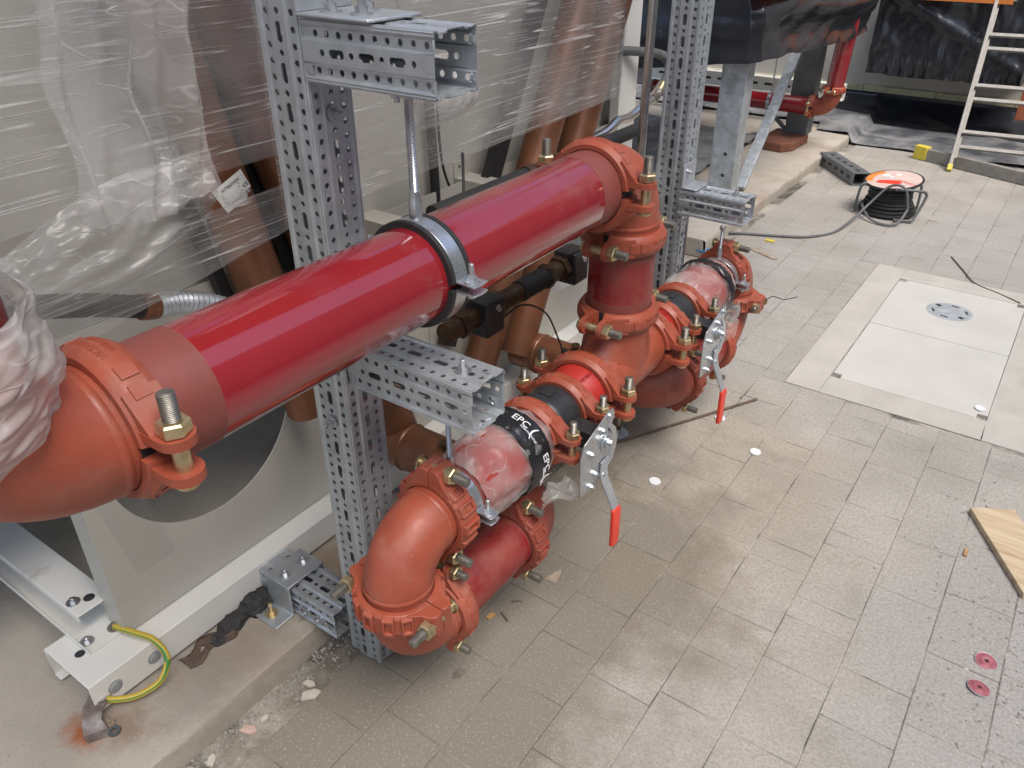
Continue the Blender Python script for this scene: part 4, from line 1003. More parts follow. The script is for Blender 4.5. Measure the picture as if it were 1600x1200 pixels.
for i in range(len(strip) - 1):
    for k in range(4): fs.append((i * 4 + k, i * 4 + (k + 1) % 4, i * 4 + 4 + (k + 1) % 4, i * 4 + 4 + k))
build(mb.add(vs, fs), 'strip', 'rust', lg)
build(MB().lathe([(.006, 0), (.013, 0), (.014, .004), (.013, .008), (.006, .008)], 18, Matrix.Translation((-1.362, .398, ST + .001)), loop=True), 'washer', 'steel_dark', lg)
mb = MB(); 
for i in range(40): pebble(mb, (-1.385 + rr.gauss(0, .014), .392 + rr.gauss(0, .012), ST), rr.uniform(.002, .006), rr)
o = build(mb, 'rubble', 'steel_dark', lg, sharp=0); o['kind'] = 'stuff'
ac = thing('asphalt_lump', 'black crumbling lump of asphalt pushed under the base beam beside the hold-down strap', 'debris', (-1.41, .82, ST))
def rocky(c, r, seed):
    def f(u, v):
        th = 2 * PI * v; ph = PI * (u - .5); d = V((math.cos(ph) * math.cos(th), math.cos(ph) * math.sin(th), math.sin(ph)))
        k = 1 + .35 * nz(d * 1.5, 1, seed) + .22 * abs(nz(d * 4, 1, seed + 2)) + .12 * nz(d * 11, 1, seed)
        return (c[0] + r[0] * d.x * k, c[1] + r[1] * d.y * k, max(ST + .001, c[2] + r[2] * d.z * k))
    return MB().grid(f, 22, 36)
for c, r, sd_ in (((-1.402, .83, ST + .006), (.036, .052, .030), 1), ((-1.404, .755, ST + .002), (.030, .040, .018), 5), ((-1.392, .70, ST), (.020, .028, .010), 8)):
    build(rocky(c, r, sd_), 'lump', 'asphalt', ac, sharp=12)
build(MB().grid(lambda u, v: (-1.42 + .05 * v + .01 * math.sin(9 * u), .60 + .14 * u, ST + .004 + .012 * nz((u * 3, v * 2, 0), 1.3, 4)), 10, 6), 'torn_felt', 'twig', ac, solid=.003)

# ------------------------------------------------------------------ stretch film
def sheet(fn, nu, nv, name, label, mat, group=None, cat='plastic film'):
    o = build(MB().grid(fn, nu, nv), name, mat, sharp=0); me = o.data
    me.polygons.foreach_set('use_smooth', [True] * len(me.polygons)); tag(o, label, cat, group); return o
def lerp(a, b, t): return a + (b - a) * t
def film_x(y, z, base=-1.305):
    k = min(1, max(0, (y - 2.42) / .42)); base -= .158 * k * k * (3 - 2 * k)
    return base + .0012 * nz((0, y * .6, z * 45), 1, 4) + .008 * nz((0, y * 1.2, z * 3), 1, 2)
sheet(lambda u, v: (lambda y: (lambda z: (film_x(y, z), y, z))(lerp(1.078 + .018 * (y - 1.15) + .004 * nz((y, 0, 0), 9) - .03 * max(0, 1.3 - y) , 1.95, v ** 1.1)))(lerp(1.03, 2.84, u)), 60, 110, 'stretch_film', 'tight clear stretch film round the unit to the right of the near post', 'film', 'layers of stretch film round the unit')
sheet(lambda u, v: (lambda z: (lerp(-1.463, -2.6, u ** 1.5) + .004 * math.sin(z * 80), 2.84 + .055 * min(1, u * 8), z))(lerp(1.10 + .10 * u, 1.95, v)), 24, 50, 'stretch_film', 'stretch film folded round the far end of the unit, seen edge on', 'film', 'layers of stretch film round the unit')
sheet(lambda u, v: (lambda y: (lambda z: (film_x(y, z, -1.30), y, z))(lerp(1.212 + .02 * (y - .5) + .006 * nz((y, 0, 0), 6), 1.95, v ** 1.1)))(lerp(-.5, 1.12, u)), 60, 90, 'stretch_film', 'tight clear stretch film round the unit to the left of the near post', 'film', 'layers of stretch film round the unit')
sheet(lambda u, v: (lambda y: (lambda z: (film_x(y, z, -1.292), y, z))(lerp(1.015 + .14 * (y - .62) + .008 * nz((y, 0, 0), 8), 1.145 + .05 * (y - .6), v)))(lerp(.32, 1.14, u)), 50, 40, 'stretch_film', 'lower frayed band of stretch film left of the near post', 'film', 'layers of stretch film round the unit')
# bulge of gathered film under the upper arm
sheet(lambda u, v: (-1.30 + .11 * math.sqrt(max(0, 1 - (1.9 * (u - .5)) ** 2)) * math.sin(PI * v) + .006 * math.sin(40 * u), 1.515 + (u - .5) * .22 * (1 - .3 * v), 1.19 + .16 * v), 30, 24, 'film_bulge', 'puffed dirty pocket of stretch film just under the upper arm', 'looseflm')
# loose hanging sheet at the left
def loose(u, v):
    y = lerp(.585, .855, u) + .05 * (v - .5) * (1 - u) - .06 * (1 - v) ** 2 * (u - .2); z = lerp(1.235, 1.70, v) - .02 * math.sin(PI * u)
    k = .020 * math.sin(2 * PI * (2.3 * u + .25 * math.sin(3 * v))) + .012 * math.sin(2 * PI * (5.1 * u - .7 * v)) + .014 * nz((u * 4, v * 2, 0), 1.5, 3)
    return (-1.235 + k + .04 * (1 - v) ** 3, y + .02 * nz((u * 3, v * 4, 1), 1.2, 8), z)
sheet(loose, 70, 60, 'loose_plastic_sheet', 'loose clear polythene sheet hanging in folds at the top left', 'looseflm')
def tail(u, v):
    # the sheet's lower edge gathered and pulled down to the left
    p = V((-1.22, lerp(.80, .42, u), lerp(1.24, 1.155, u ** .8))); w = lerp(.055, .085, math.sin(PI * min(1, u * 1.1))); a = (v - .5) * 2
    k = .020 * nz((u * 5, v * 5, 0), 1, 11) + .011 * abs(nz((u * 11, v * 13, 0), 1, 12))
    return (p.x + .035 * math.cos(a * 1.5) + k, p.y + .3 * k, p.z + a * w + .6 * k)
sheet(tail, 60, 30, 'loose_plastic_sheet', 'crumpled gathered tail of clear polythene at the left above the black hose', 'looseflm')
def rag(u, v):
    th = lerp(0, 2 * PI, v); z = lerp(ZT + .055, ZT + .185, u)
    rr_ = .101 + .016 * math.sin(PI * u) + .012 * nz((math.cos(th) * 2, math.sin(th) * 2, u * 4), 1.2, 6) + .009 * abs(nz((math.cos(th) * 2.4, math.sin(th) * 2.4, u * 9), 1.5, 9))
    return (X0 + rr_ * math.cos(th), YN0 - CE6 + .012 * u + rr_ * math.sin(th) - .01, z + .03 * math.sin(th))
sheet(rag, 40, 80, 'plastic_wrapping', 'crumpled white plastic wrapped round the pipe joint at the left edge', 'whitefilm')
tq = sheet(lambda u, v: (-1.486 + .001 * nz((u * 9, v * 9, 0), 1), lerp(.60, .70, u) - .05 * v, lerp(.32, .62, v) ), 12, 20, 'clear_tape', 'strip of clear tape stuck on the beige panel below the near coupling', 'tapeclear')
# bag on the far valve plate, loose flap under the near tape
sheet(lambda u, v: (-.722 + .012 * nz((u * 4, v * 4, 0), 1, 2) + .03 * u, YC + .34 + .005 + .12 * u + .02 * nz((u * 3, v * 3, 4), 1, 5), ZH - .07 + .14 * v + .02 * nz((u * 3, v * 5, 1), 1, 5)), 20, 20, 'plastic_bag', 'torn clear plastic bag over the plate of the far valve', 'bagfilm')
sheet(lambda u, v: (-.775 + .06 * u * v + .01 * nz((u * 5, v * 5, 0), 1, 3), YC - .50 + .10 * u, ZH - .085 - .05 * v * (1 - .5 * u) + .015 * math.sin(6 * u)), 14, 14, 'plastic_flap', 'loose milky flap of film sticking out under the near black tape', 'looseflm')

# ------------------------------------------------------------------ things between the near unit and the far one
st = thing('steel_tube', 'upright stainless tube behind the big elbow', 'steel tube', (-1.06, 2.17, .075))
build(MB().cyl((-1.06, 2.17, ST - .075), (-1.06, 2.17, 2.3), .0128, n=24), 'tube', 'chrome', st)
build(MB().lathe([(.013, 0), (.04, 0), (.04, .005), (.013, .006)], 24, Matrix.Translation((-1.06, 2.17, 0))), 'foot_plate', 'galv', st)
fh = thing('braided_hose', 'chrome flexible hose with brass fittings curving up from the unit behind the tall tube', 'hose', (-1.35, 2.47, .98))
build(MB().tube(bez([(-1.38, 2.36, .955), (-1.35, 2.47, .978), (-1.35, 2.56, 1.000), (-1.35, 2.65, .998), (-1.35, 2.76, 1.022), (-1.35, 2.83, 1.030)]), .016, 16), 'metal_hose', 'chrome', fh)
build(MB().tube([(-1.35, 2.83, 1.030), (-1.35, 2.87, 1.052)], .020, 6), 'nut', 'chrome', fh); build(MB().tube([(-1.35, 2.87, 1.052), (-1.35, 2.90, 1.072)], .0185, 14), 'brass_collar', 'brass', fh)
build(MB().tube(bez([(-1.35, 2.90, 1.072), (-1.35, 2.945, 1.12), (-1.37, 2.92, 1.17), (-1.42, 2.80, 1.195), (-1.5, 2.70, 1.20)]), .0165, 14), 'grey_hose', 'hosegrey', fh)

# ------------------------------------------------------------------ the neighbouring unit and the courtyard wall
cn = thing('added_shade_deck', 'unseen timber deck added over the pipework to shade it, above the picture', 'light_blocker', (-1, 0, 4.3))  # added out of view to block sky and edge the pipe's highlight
build(MB().box(-2.1, .02, -5, 4.3, 4.3, 4.36), 'deck', 'wood', cn)
for y in (-4.0, 0.0, 4.0): build(MB().box(-2.08, .0, y, y + .08, 4.20, 4.297), 'joist', 'steel_dark', cn)
hw = thing('added_yard_wall', 'unseen rendered wall added on the right to narrow the sky, outside the picture', 'wall', (3.6, 1, 0)); build(MB().box(3.6, 4.0, -7, 7.89, -.03, 4.9), 'render', 'wall', hw)  # added out of view, its height set to narrow the reflected sky
wl_ = thing('courtyard_wall', 'dusty beige plaster wall closing off the yard', 'wall', (0, 7.9, 0))
build(MB().box(-9, 7, 7.9, 8.2, 0, 5.2), 'plaster', 'wall', wl_)
for k in range(-7, 6):
    x = -.52 + .60 * k; build(MB().box(x + .003, x + .597, 7.872, 7.899, .205 + rnd.uniform(-.004, .004), .285), 'tile', 'cream', wl_, bevel=.004)
ms = thing('black_membrane', 'dusty black plastic membrane hanging at the foot of the wall and spread on the paving', 'plastic sheet', (-.8, 7.4, 0))
def mem_front(x): return 7.0 + .10 * nz((x, 0, 0), 1.1, 2) + (.12 if x < -1.8 else -.10) + .03 * nz((x, 0, 0), 5, 2)
def mem(u, v):
    x = lerp(-4.2, 1.6, u); yf = mem_front(x); base = .082 if x < -1.52 else .008
    if v < .45: t = v / .45; y = lerp(7.868, 7.62, t ** 1.5); z = lerp(.235, base + .03, t ** .8)
    else: t = (v - .45) / .55; y = lerp(7.62, yf, t); z = base + .03 * (1 - t) + .004
    n_ = .030 * nz((x * 1.5, y * 4, 0), 1, 5) + .016 * nz((x * 5, y * 9, 0), 1, 7)
    return (x, y + (.3 * n_ if v > 0 else 0), z + (abs(n_) if v > .1 else 0))
me_ = MB().grid(lambda u, v: mem(u, v * .52), 120, 14); build(me_, 'upright_part', 'blacksheet', ms, sharp=0)
build(MB().grid(lambda u, v: mem(u, .52 + v * .48), 120, 16), 'lying_part', 'dustysheet', ms, sharp=0)
for o in ms.children: o.data.polygons.foreach_set('use_smooth', [True] * len(o.data.polygons))
# boxed item on the wall
bx = thing('wrapped_wall_box', 'box on the wall wrapped in crumpled black polythene beside the ladder', 'wrapped box', (-1.07, 7.6, .46))
bx_x0, bx_x1, bx_z0, bx_z1, bx_y = -1.635, -.500, .455, 1.30, 7.44
def crum(x, z, s, o): return .030 * nz((x * 4, z * 4, 0), s, o) + .014 * abs(nz((x * 13, z * 6, 0), s, o + 2))
def bfront(u, v):
    x = lerp(bx_x0, bx_x1, u); z = lerp(bx_z0, bx_z1, v); edge = (1 - min(1, v * 5))
    fold = .022 * edge * math.sin(x * 55 + 9 * nz((x * 3, 0, 0), 1)) + .035 * max(0, 1 - abs((x + 1.635) * .95 - (1.12 - z) * 1.9) * 9) * (1 if z < 1.15 else 0)
    return (x + .012 * nz((x, z * 5, 0), 1.5, 4), bx_y - crum(x, z, 1, 3) - fold, z + .015 * edge * nz((x * 9, 0, 0), 1, 8))
build(MB().grid(bfront, 80, 50), 'front_film', 'blacksheet', bx, sharp=0)
build(MB().grid(lambda u, v: (lerp(bx_x0, bx_x1, v), lerp(bx_y, 7.9, u), bx_z0 + .015 * (1 - u) * nz((lerp(bx_x0, bx_x1, v) * 9, 0, 0), 1, 8)), 6, 80), 'under_film', 'blacksheet', bx, sharp=0)
build(MB().box(bx_x0 + .004, bx_x0 + .01, bx_y + .04, 7.9, bx_z0 + .01, bx_z1).box(bx_x1 - .01, bx_x1 - .004, bx_y + .04, 7.9, bx_z0 + .01, bx_z1), 'side_film', 'blacksheet', bx)
build(MB().box(bx_x0 + .03, bx_x1 - .2, 7.36, 7.39, 1.028, 1.30), 'orange_board', 'orangeboard', bx)
for o in bx.children:
    if 'front' in o.name or 'under' in o.name: o.data.polygons.foreach_set('use_smooth', [True] * len(o.data.polygons))
rp = thing('rust_post', 'rust-orange painted post at the right edge by the wall', 'post', (-.44, 7.6, 0)); build(MB().box(-.475, -.40, 7.56, 7.64, .2, 2.2).box(-.475, -.40, 7.64, 7.655, .2, 2.2), 'post', 'brick_orange', rp, bevel=.004)

nu = thing('neighbour_unit', 'second cooler unit on galvanised legs under crumpled black polythene', 'cooling unit', (-1.9, 5.6, .07))
outl = [(-3.6, 4.60, .70), (-2.363, 4.64, .80), (-2.11, 4.64, .832), (-1.874, 4.64, .876), (-1.70, 4.66, .895), (-1.635, 4.70, .905), (-1.60, 4.916, .900), (-1.54, 5.731, .873), (-1.48, 6.526, .873), (-1.52, 6.60, .87), (-2.2, 6.66, .86), (-3.6, 6.66, .8)]
def drape(u, v):
    k = u * (len(outl) - 1); i = min(int(k), len(outl) - 2); t = k - i; a, b = V(outl[i]), V(outl[i + 1]); p = a.lerp(b, t)
    n_ = V((.9, -.45, 0)).normalized(); z = lerp(p.z, 1.40, v)
    w = .045 * nz((p.x + p.y, z * 7, 0), 1, 4) + .035 * abs(nz((p.x * 1.6 + p.y * 1.6, z * 11 - p.y * 2.5, 2), 1, 9)) + .03 * math.sin(14 * z + 2.2 * (p.y - 4.8) + 1) * (1 - v) + .02
    tuck = -.06 * max(0, (v - .5)) * 2
    q = p + n_ * (w + tuck); return (q.x, q.y, z + .02 * nz((p.y * 4 + p.x * 3, 0, 0), 1, 6) * (1 - v))
dr = build(MB().grid(drape, 150, 40), 'black_film', 'blacksheet', nu, sharp=0); dr.data.polygons.foreach_set('use_smooth', [True] * len(dr.data.polygons))
build(MB().box(-3.5, -2.12, 4.90, 6.55, .88, 2.0), 'casing', 'steel_dark', nu)
build(MB().add([(-1.60, 4.60, 1.225), (-1.44, 6.56, 1.085), (-1.44, 6.56, 1.6), (-1.60, 4.60, 1.6), (-1.64, 4.60, 1.225), (-1.48, 6.56, 1.085), (-1.48, 6.56, 1.6), (-1.64, 4.60, 1.6)], [(0, 1, 2, 3), (7, 6, 5, 4), (0, 4, 5, 1), (1, 5, 6, 2), (2, 6, 7, 3), (3, 7, 4, 0)]), 'orange_board', 'orangeboard', nu)
def channel(x0, x1, y0, y1, z0, z1, t=.008):
    return MB().box(x0, x1, y0, y0 + t, z0, z1).box(x1 - t, x1, y0 + t, y1, z0, z1).box(x0, x0 + t, y0 + t, y1, z0, z1)
cl = build(channel(-1.835, -1.680, 4.735, 4.86, .07, .93), 'leg', 'galv_dull', nu, bevel=.006, seg=3)
for z in (.35, .22): build(MB().lathe([(0, .0015), (.010, .0015), (.011, 0)], 14, FR((-1.745, 4.7345, z), YN)), 'bolt_hole', 'ink', cl)
build(channel(-1.905, -1.735, 6.38, 6.52, .135, .98), 'leg', 'steel_dark', nu, bevel=.006)
def flatbar(p0, p1, w, t, side): 
    p0, p1 = V(p0), V(p1); return MB().box(-w, w, -t, t, 0, (p1 - p0).length, FR(p0, p1 - p0, side))
build(flatbar((-1.700, 4.955, .09), (-1.850, 6.25, .82), .035, .012, (1, 0, .1)), 'brace', 'galv_dull', nu, bevel=.003)
build(flatbar((-2.05, 6.42, .27), (-1.84, 6.40, .10), .025, .008, (0, 1, 0)), 'brace', 'steel_dark', nu)
bk = thing('concrete_block', 'reddish brown block packed under the dark leg of the neighbouring unit', 'block', (-1.83, 6.25, .07))
mb = MB().prism([(-2.0, 6.05), (-1.80, 6.02), (-1.735, 6.12), (-1.725, 6.42), (-1.80, 6.52), (-2.0, 6.50)], .0705, .136); build(mb, 'block', 'brick', bk, bevel=.008)
# its red pipe
pipe('red pipe running along under the neighbouring unit', (-3.0, 6.28, .372), (-1.705, 6.28, .372), .062, 'red', .02, name='red_pipe')
pipe('red upright pipe dropping from the black film of the neighbouring unit', (-1.568, 6.28, .505), (-1.545, 6.28, 1.05), .062, 'red', name='red_pipe')
elbow('small orange elbow of the neighbouring unit\'s red pipe', (-1.570, 6.28, .372), XN, ZP, .062, .134, 'orange')
coupling('small orange coupling on the level red pipe of the neighbouring unit', (-1.705, 6.28, .372), YN, ZP, .062, 'smooth', 'orange', bolt_out=.02)
coupling('small orange coupling on the upright red pipe of the neighbouring unit', (-1.570, 6.28, .506), YN, XN, .062, 'smooth', 'orange', bolt_out=.02)
cr = thing('pipe_clamp', 'zinc clamp with hanging rod on the level red pipe of the neighbouring unit', 'pipe clamp', (-2.02, 6.28, .372), 'hanger clamps')
build(MB().lathe([(.063, -.012), (.068, -.012), (.068, .012), (.063, .012)], 30, FR((-2.02, 6.28, .372), XP), loop=True), 'band', 'zinc', cr); build(MB().cyl((-2.02, 6.28, .435), (-2.02, 6.28, .95), .006, n=10), 'rod', 'zinc', cr)
# slotted tray fixed low on the wall side
wt = thing('slotted_channel', 'pale slotted channel fixed behind the legs of the neighbouring unit', 'steel channel', (-2.2, 7.0, .3))
build(MB().box(-3.4, -1.66, 6.99, 7.03, .30, .425).box(-3.4, -1.66, 6.955, 6.99, .415, .425).box(-3.4, -1.66, 6.955, 6.99, .30, .31), 'channel', 'white', wt, bevel=.002)
for k in range(12): build(MB().box(-3.3 + .14 * k, -3.22 + .14 * k, 6.988, 6.9895, .352, .372), 'slot', 'ink', wt)
# grey slotted box section lying on the paving
gt = thing('slotted_box_section', 'grey slotted steel box section lying on the paving next to the cable reel', 'steel channel', FR((-1.545, 6.16, .002), (.64, -.77, 0), (.77, .64, 0)))
# local: x across, y = z cross x -> up/down, z along
def upz(e): return PM[e.name].to_3x3().inverted() @ V((0, 0, 1))
sg = 1 if upz(gt).y > 0 else -1
L = .56; w_ = .115; h_ = .085
mb = MB()
for a, b_ in (((0, 0), (w_, .004)), ((0, .004), (.004, h_ - .004)), ((w_ - .004, .004), (w_, h_ - .004)), ((0, h_ - .004), (.035, h_)), ((w_ - .035, h_ - .004), (w_, h_)), ((.035, h_ - .004), (w_ - .035, h_))):
    ya, yb = sorted((sg * a[1], sg * b_[1])); mb.box(a[0], b_[0], ya, yb, 0, L)
build(mb, 'section', 'galv_grey', gt, world=False)
for k in range(5):
    z = .06 + .10 * k; ya, yb = sorted((sg * (h_ + .0002), sg * (h_ + .001)))
    build(MB().box(.045, .070, ya, yb, z, z + .05), 'slot', 'ink', gt, world=False)
    ya, yb = sorted((sg * .035, sg * .055)); build(MB().box(-.001, -.0002, ya, yb, z, z + .05), 'slot', 'ink', gt, world=False)
# cable reel
cr_ = thing('cable_reel', 'black cable reel with a round orange and red label on top', 'cable reel', (-.862, 5.30, 0))
RC = V((-.862, 5.30, 0)); RT = Matrix.Translation(RC)
part(cr_, 'drum', 'rubber', MB().lathe([(0, .004), (.155, .004), (.158, .03), (.125, .06), (.118, .10), (.112, .185), (0, .185)], 40))
for k in range(9):
    rr_ = .158 - .010 * min(k, 4) + .003 * (k % 2); zz = .022 + .0185 * k
    part(cr_, 'cable_turn', 'rubber', MB().tube([(rr_ * math.cos(2 * PI * i / 40), rr_ * math.sin(2 * PI * i / 40), zz + .004 * math.sin(2 * PI * i / 40 + k)) for i in range(40)], .0105, 8, closed=True))
Tt = Matrix.Translation((0, 0, .205)) @ Matrix.Rotation(R(6), 4, 'X') @ Matrix.Rotation(R(-5), 4, 'Y')
part(cr_, 'flange', 'rubber', MB().lathe([(0, -.008), (.168, -.008), (.172, -.002), (.170, .003), (0, .003)], 48, Tt))
part(cr_, 'label_disc', 'salmon', MB().lathe([(0, .0036), (.158, .0036)], 48, Tt))
part(cr_, 'label_edge', 'orangeboard', MB().lathe([(.118, .0040), (.158, .0040)], 20, Tt, R(125), R(205)))
part(cr_, 'red_print', 'grip', MB().prism([(-.09, -.075), (.045, -.085), (.06, -.045), (.03, -.015), (-.03, -.020), (-.08, -.035)], .0040, .0044, Tt))
for (x, y, q) in ((-.055, .06, .022), (.01, .085, .016), (-.02, .04, .012)): part(cr_, 'white_print', 'inkwhite', MB().lathe([(0, .0042), (q, .0042)], 16, Tt @ Matrix.Translation((x, y, 0))))
vs, fs = text_mb('Cimaxx', .042, .0002); part(cr_, 'lettering', 'grip', MB().add(vs, fs, Tt @ Matrix.Translation((.085, -.045, .0043)) @ Matrix.Rotation(R(150), 4, 'Z')), sharp=0)
fr_ = [(.05, -.165, .195), (.165, -.10, .190), (.205, -.07, .175), (.21, -.075, .14), (.185, -.12, .04), (.165, -.14, .016), (.08, -.17, .014)]
part(cr_, 'frame_tube', 'steel_dark', MB().tube(bez(fr_, 6), .0085, 10))
part(cr_, 'frame_tube', 'steel_dark', MB().tube(bez([(-.13, -.10, .19), (-.155, -.115, .17), (-.165, -.12, .05), (-.16, -.115, .01)], 6), .008, 10))
part(cr_, 'frame_tube', 'steel_dark', MB().tube(bez([(.13, .10, .19), (.150, .10, .16), (.155, .10, .05), (.15, .10, .01)], 6), .008, 10))
cab = thing('extension_cable', 'dark cable trailing over the reel and across the paving to the far arm', 'cable', (-1.2, 4.5, 0))
build(MB().tube(bez([(-.72, 5.14, .09), (-.76, 5.13, .21), (-.85, 5.14, .205), (-.93, 5.08, .10), (-.975, 4.95, .035), (-1.02, 4.72, .009), (-1.12, 4.56, .009), (-1.25, 4.48, .009), (-1.43, 4.40, .009), (-1.58, 4.33, .009), (-1.75, 4.25, .009), (-2.1, 4.2, .085)], 10), .0075, 10), 'cable', 'hosegrey', cab)
build(MB().tube(bez([(-.72, 5.14, .09), (-.74, 5.06, .03), (-.80, 5.02, .012), (-.90, 5.05, .02), (-.98, 5.15, .06), (-1.0, 5.28, .05)], 8), .0075, 10), 'loop', 'hosegrey', cab)
# ladder leaning on the wall, and its stabiliser bar on the ground
ld = thing('ladder', 'worn aluminium ladder leaning against the wall at the right', 'ladder', (-.71, 6.495, 0))
la0, la1 = V((-.71, 6.495, 0)), V((-.862, 7.84, 1.585)); lw_ = V((.474, .065, 0))
ldv = (la1 - la0).normalized()
for s_ in (0, 1):
    for off in (0, 1):
        o3 = V((.012, .030, -.028)) * off; a, b = la0 + lw_ * s_ + o3 + ldv * (.02 + .10 * off), la1 + lw_ * s_ + o3 
        build(MB().box(-.013, .013, -.022, .022, 0, (b - a).length, FR(a, b - a, lw_)), 'rail', 'ladder', ld, bevel=.003)
    build(MB().box(-.017, .017, -.027, .027, -.018, .03, FR(la0 + lw_ * s_ + ldv * .02, ldv, lw_)), 'foot', 'yellow', ld, bevel=.004)
for k, f in enumerate((.152, .107, .330, .290, .527, .487, .72, .68, .90, .86)):
    o3 = V((.012, .030, -.028)) * (k % 2); a = la0.lerp(la1, f) + o3
    build(MB().box(-.014, .014, -.011, .011, .008, lw_.length - .008, FR(a, lw_, ldv)), 'rung', 'ladder', ld, bevel=.003)
sb = thing('stabiliser_bar', 'aluminium ladder stabiliser bar with yellow end cap lying on the paving', 'bar', (-1.0, 6.75, 0))
a, b = V((-.995, 6.745, .002)), V((.55, 6.14, .002)); Tb = FR(a, b - a, ZP)
build(MB().box(0, .085, -.022, .022, .05, (b - a).length, Tb), 'bar', 'ladder', sb, bevel=.004)
build(MB().box(-.0, .098, -.030, .030, 0, .10, Tb), 'end_cap', 'yellow', sb, bevel=.005)
# dusty sheet heaped on the bare ground behind the far post
hp_ = sheet(lambda u, v: (lerp(-3.6, -2.05, u) + .1 * nz((u * 3, v * 3, 0), 1, 3), lerp(4.6, 6.6, v) - .25 * u, .078 + .05 * abs(nz((u * 4, v * 4, 0), 1.3, 2)) + .035 * abs(nz((u * 11, v * 9, 0), 1, 6))), 50, 60, 'dusty_sheet', 'dusty grey plastic sheet heaped on the ground behind the tall tube', 'dustysheet', None, 'plastic sheet')

# ------------------------------------------------------------------ small litter
pk = thing('plank', 'short pale pine plank lying on the paving at the right edge', 'plank', (.2, 2.35, 0))
dl = V((.50, -.866, 0)); dw = V((.866, .50, 0)); p0 = V((.062, 2.425, 0))
build(MB().box(0, .135, .001, .022, 0, .37, FR(p0, dl, dw)), 'board', 'wood', pk, bevel=.002)
for i, (x, y, t) in enumerate(((.200, 1.809, 8), (.198, 1.711, -6))):
    e = thing('grinding_disc', ('worn pink grinding disc on the paving, %s of the pair' % ('farther' if i == 0 else 'nearer')), 'disc', Matrix.Translation((x, y, .004)) @ Matrix.Rotation(R(t), 4, 'X') @ Matrix.Rotation(R(5), 4, 'Y'), 'worn grinding discs')
    part(e, 'disc', 'pink', MB().lathe([(.005, .003), (.011, .005), (.014, .0048), (.018, .001), (.0255, 0), (.0262, -.0015), (.0255, -.003), (.005, -.002)], 28, None, loop=True))
    part(e, 'rim', 'galv_dull', MB().lathe([(.0256, -.0032), (.0268, -.002), (.0262, .0004), (.0254, 0)], 28, None, loop=True))
    part(e, 'bore', 'ink', MB().lathe([(0, -.001), (.0052, -.001)], 14))
for x, y, w in ((-.821, 1.992, 'nearest to the red lever'), (-.607, 2.347, 'beside the rod tip'), (-.793, 2.48, 'behind the rusty rod'), (-.006, 3.111, 'on the corner of the manhole cover')):
    e = thing('plastic_disc', 'small white plastic disc lying flat ' + w, 'plastic disc', (x, y, .004 if x > -.1 else .001), 'white plastic discs on the ground')
    part(e, 'disc', 'cap', MB().lathe([(0, .003), (.015, .003), (.0165, .0045), (.019, .0045), (.020, .002), (.0195, 0)], 28))
e = thing('rusty_rod', 'thin rusty rod lying on the paving under the pipework', 'rod', (-1.15, 1.89, 0)); build(MB().cyl((-1.16, 1.873, .0055), (-.728, 2.682, .0055), .0052, n=10), 'rod', 'twig', e)
def litter(name, label, pts, r, mat='twig', cat='twig'):
    e = thing(name, label, cat, pts[0]); build(MB().tube(bez(pts, 5), r, 6), name, mat, e)
litter('twig', 'thin dry twig on the paving behind the manhole cover', [(-.385, 4.72, .004), (-.30, 4.55, .006), (-.22, 4.40, .005), (-.10, 4.33, .004), (.0, 4.26, .006)], .0032)
litter('splinter', 'small dark splinter below the near low pipe', [(-.905, 1.278, .003), (-.890, 1.292, .003), (-.880, 1.296, .003)], .0022)
litter('splinter', 'longer curved splinter beside the cigarette butt', [(-.905, 1.232, .003), (-.885, 1.222, .004), (-.872, 1.216, .003)], .0026)
litter('wire_offcut', 'bent black wire offcut by the far lug', [(-.745, 2.612, .448), (-.725, 2.635, .462), (-.69, 2.655, .452), (-.655, 2.69, .458)], .0018, 'rubber', 'wire')
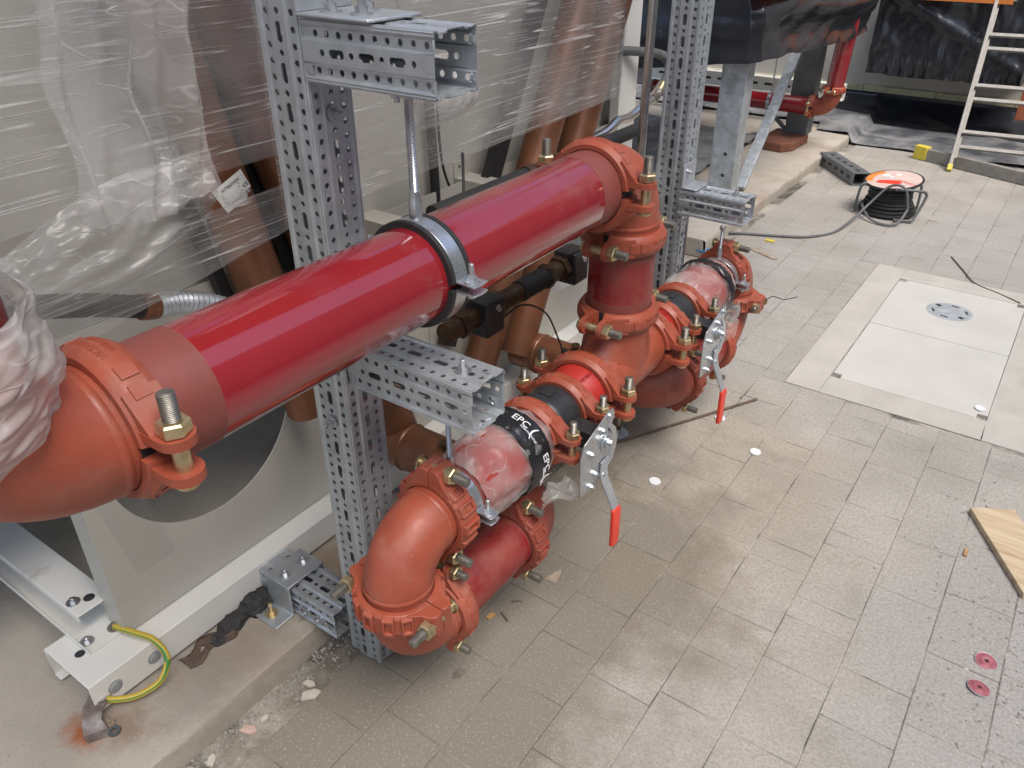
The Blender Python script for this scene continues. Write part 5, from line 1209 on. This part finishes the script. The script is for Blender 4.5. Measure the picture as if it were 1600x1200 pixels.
def chip(name, label, c, pts, mat, h=.004, cat='debris'):
    e = thing(name, label, cat, (c[0], c[1], 0)); build(MB().prism([(c[0] + x, c[1] + y) for x, y in pts], .0008, h), name, mat, e, bevel=.0008)
chip('bark_chip', 'grey pointed chip lying below the red lever', (-.86, 1.43), [(-.018, -.026), (.018, -.02), (.012, .012), (.004, .034), (-.004, .018)], 'debris')
chip('cigarette_butt', 'flattened brown butt beside the near low pipe', (-.92, 1.205), [(-.008, -.013), (.006, -.015), (.010, .011), (-.005, .013)], 'cork', .006)
chip('cigarette_butt', 'brown butt touching the plank', (.088, 2.215), [(-.005, -.018), (.005, -.018), (.005, .016), (-.005, .016)], 'cork', .008)
chip('blue_scrap', 'small blue plastic scrap behind the far post', (-1.50, 4.02), [(-.07, -.02), (.06, -.03), (.05, .04), (-.05, .03)], 'blue', .01)
chip('cardboard_scrap', 'pale scrap on the paving behind the far wrapped section', (-1.27, 4.18), [(-.09, .03), (.10, -.06), (.12, -.04), (-.04, .06)], 'debris', .006)
chip('yellow_scrap', 'tiny yellow scrap lying by the cable', (-1.28, 4.38), [(-.03, -.01), (.03, -.014), (.02, .02), (-.025, .018)], 'yellow', .008)
for i, (x, y, s_, t) in enumerate(((-1.175, .60, .020, .4), (-1.168, .64, .012, 1.5), (-1.13, .75, .024, .9), (-1.155, .77, .016, .2), (-1.18, .50, .016, 2.2), (-1.185, .45, .013, 1.))):
    c, q = math.cos(t), math.sin(t); P = [(-1, -.5), (.4, -.6), (1.1, 0), (.5, .5), (-.7, .45)]
    chip('stone_flake', ('pale stone flake in the grit along the slab, ' + ('first', 'second', 'fourth', 'third', 'second nearest', 'nearest')[i] + ' in the row') if False else ['pinkish flake in the grit along the slab', 'small pale flake beside the pinkish one', 'largest pale flake in the grit near the post foot', 'pale flake next to the largest one by the post foot', 'white flake in the grit towards the picture bottom', 'lowest small white flake in the grit'][i], (x, y), [((a * c - b * q) * s_, (a * q + b * c) * s_) for a, b in P], 'flake' if i else 'pinkflake', .008)
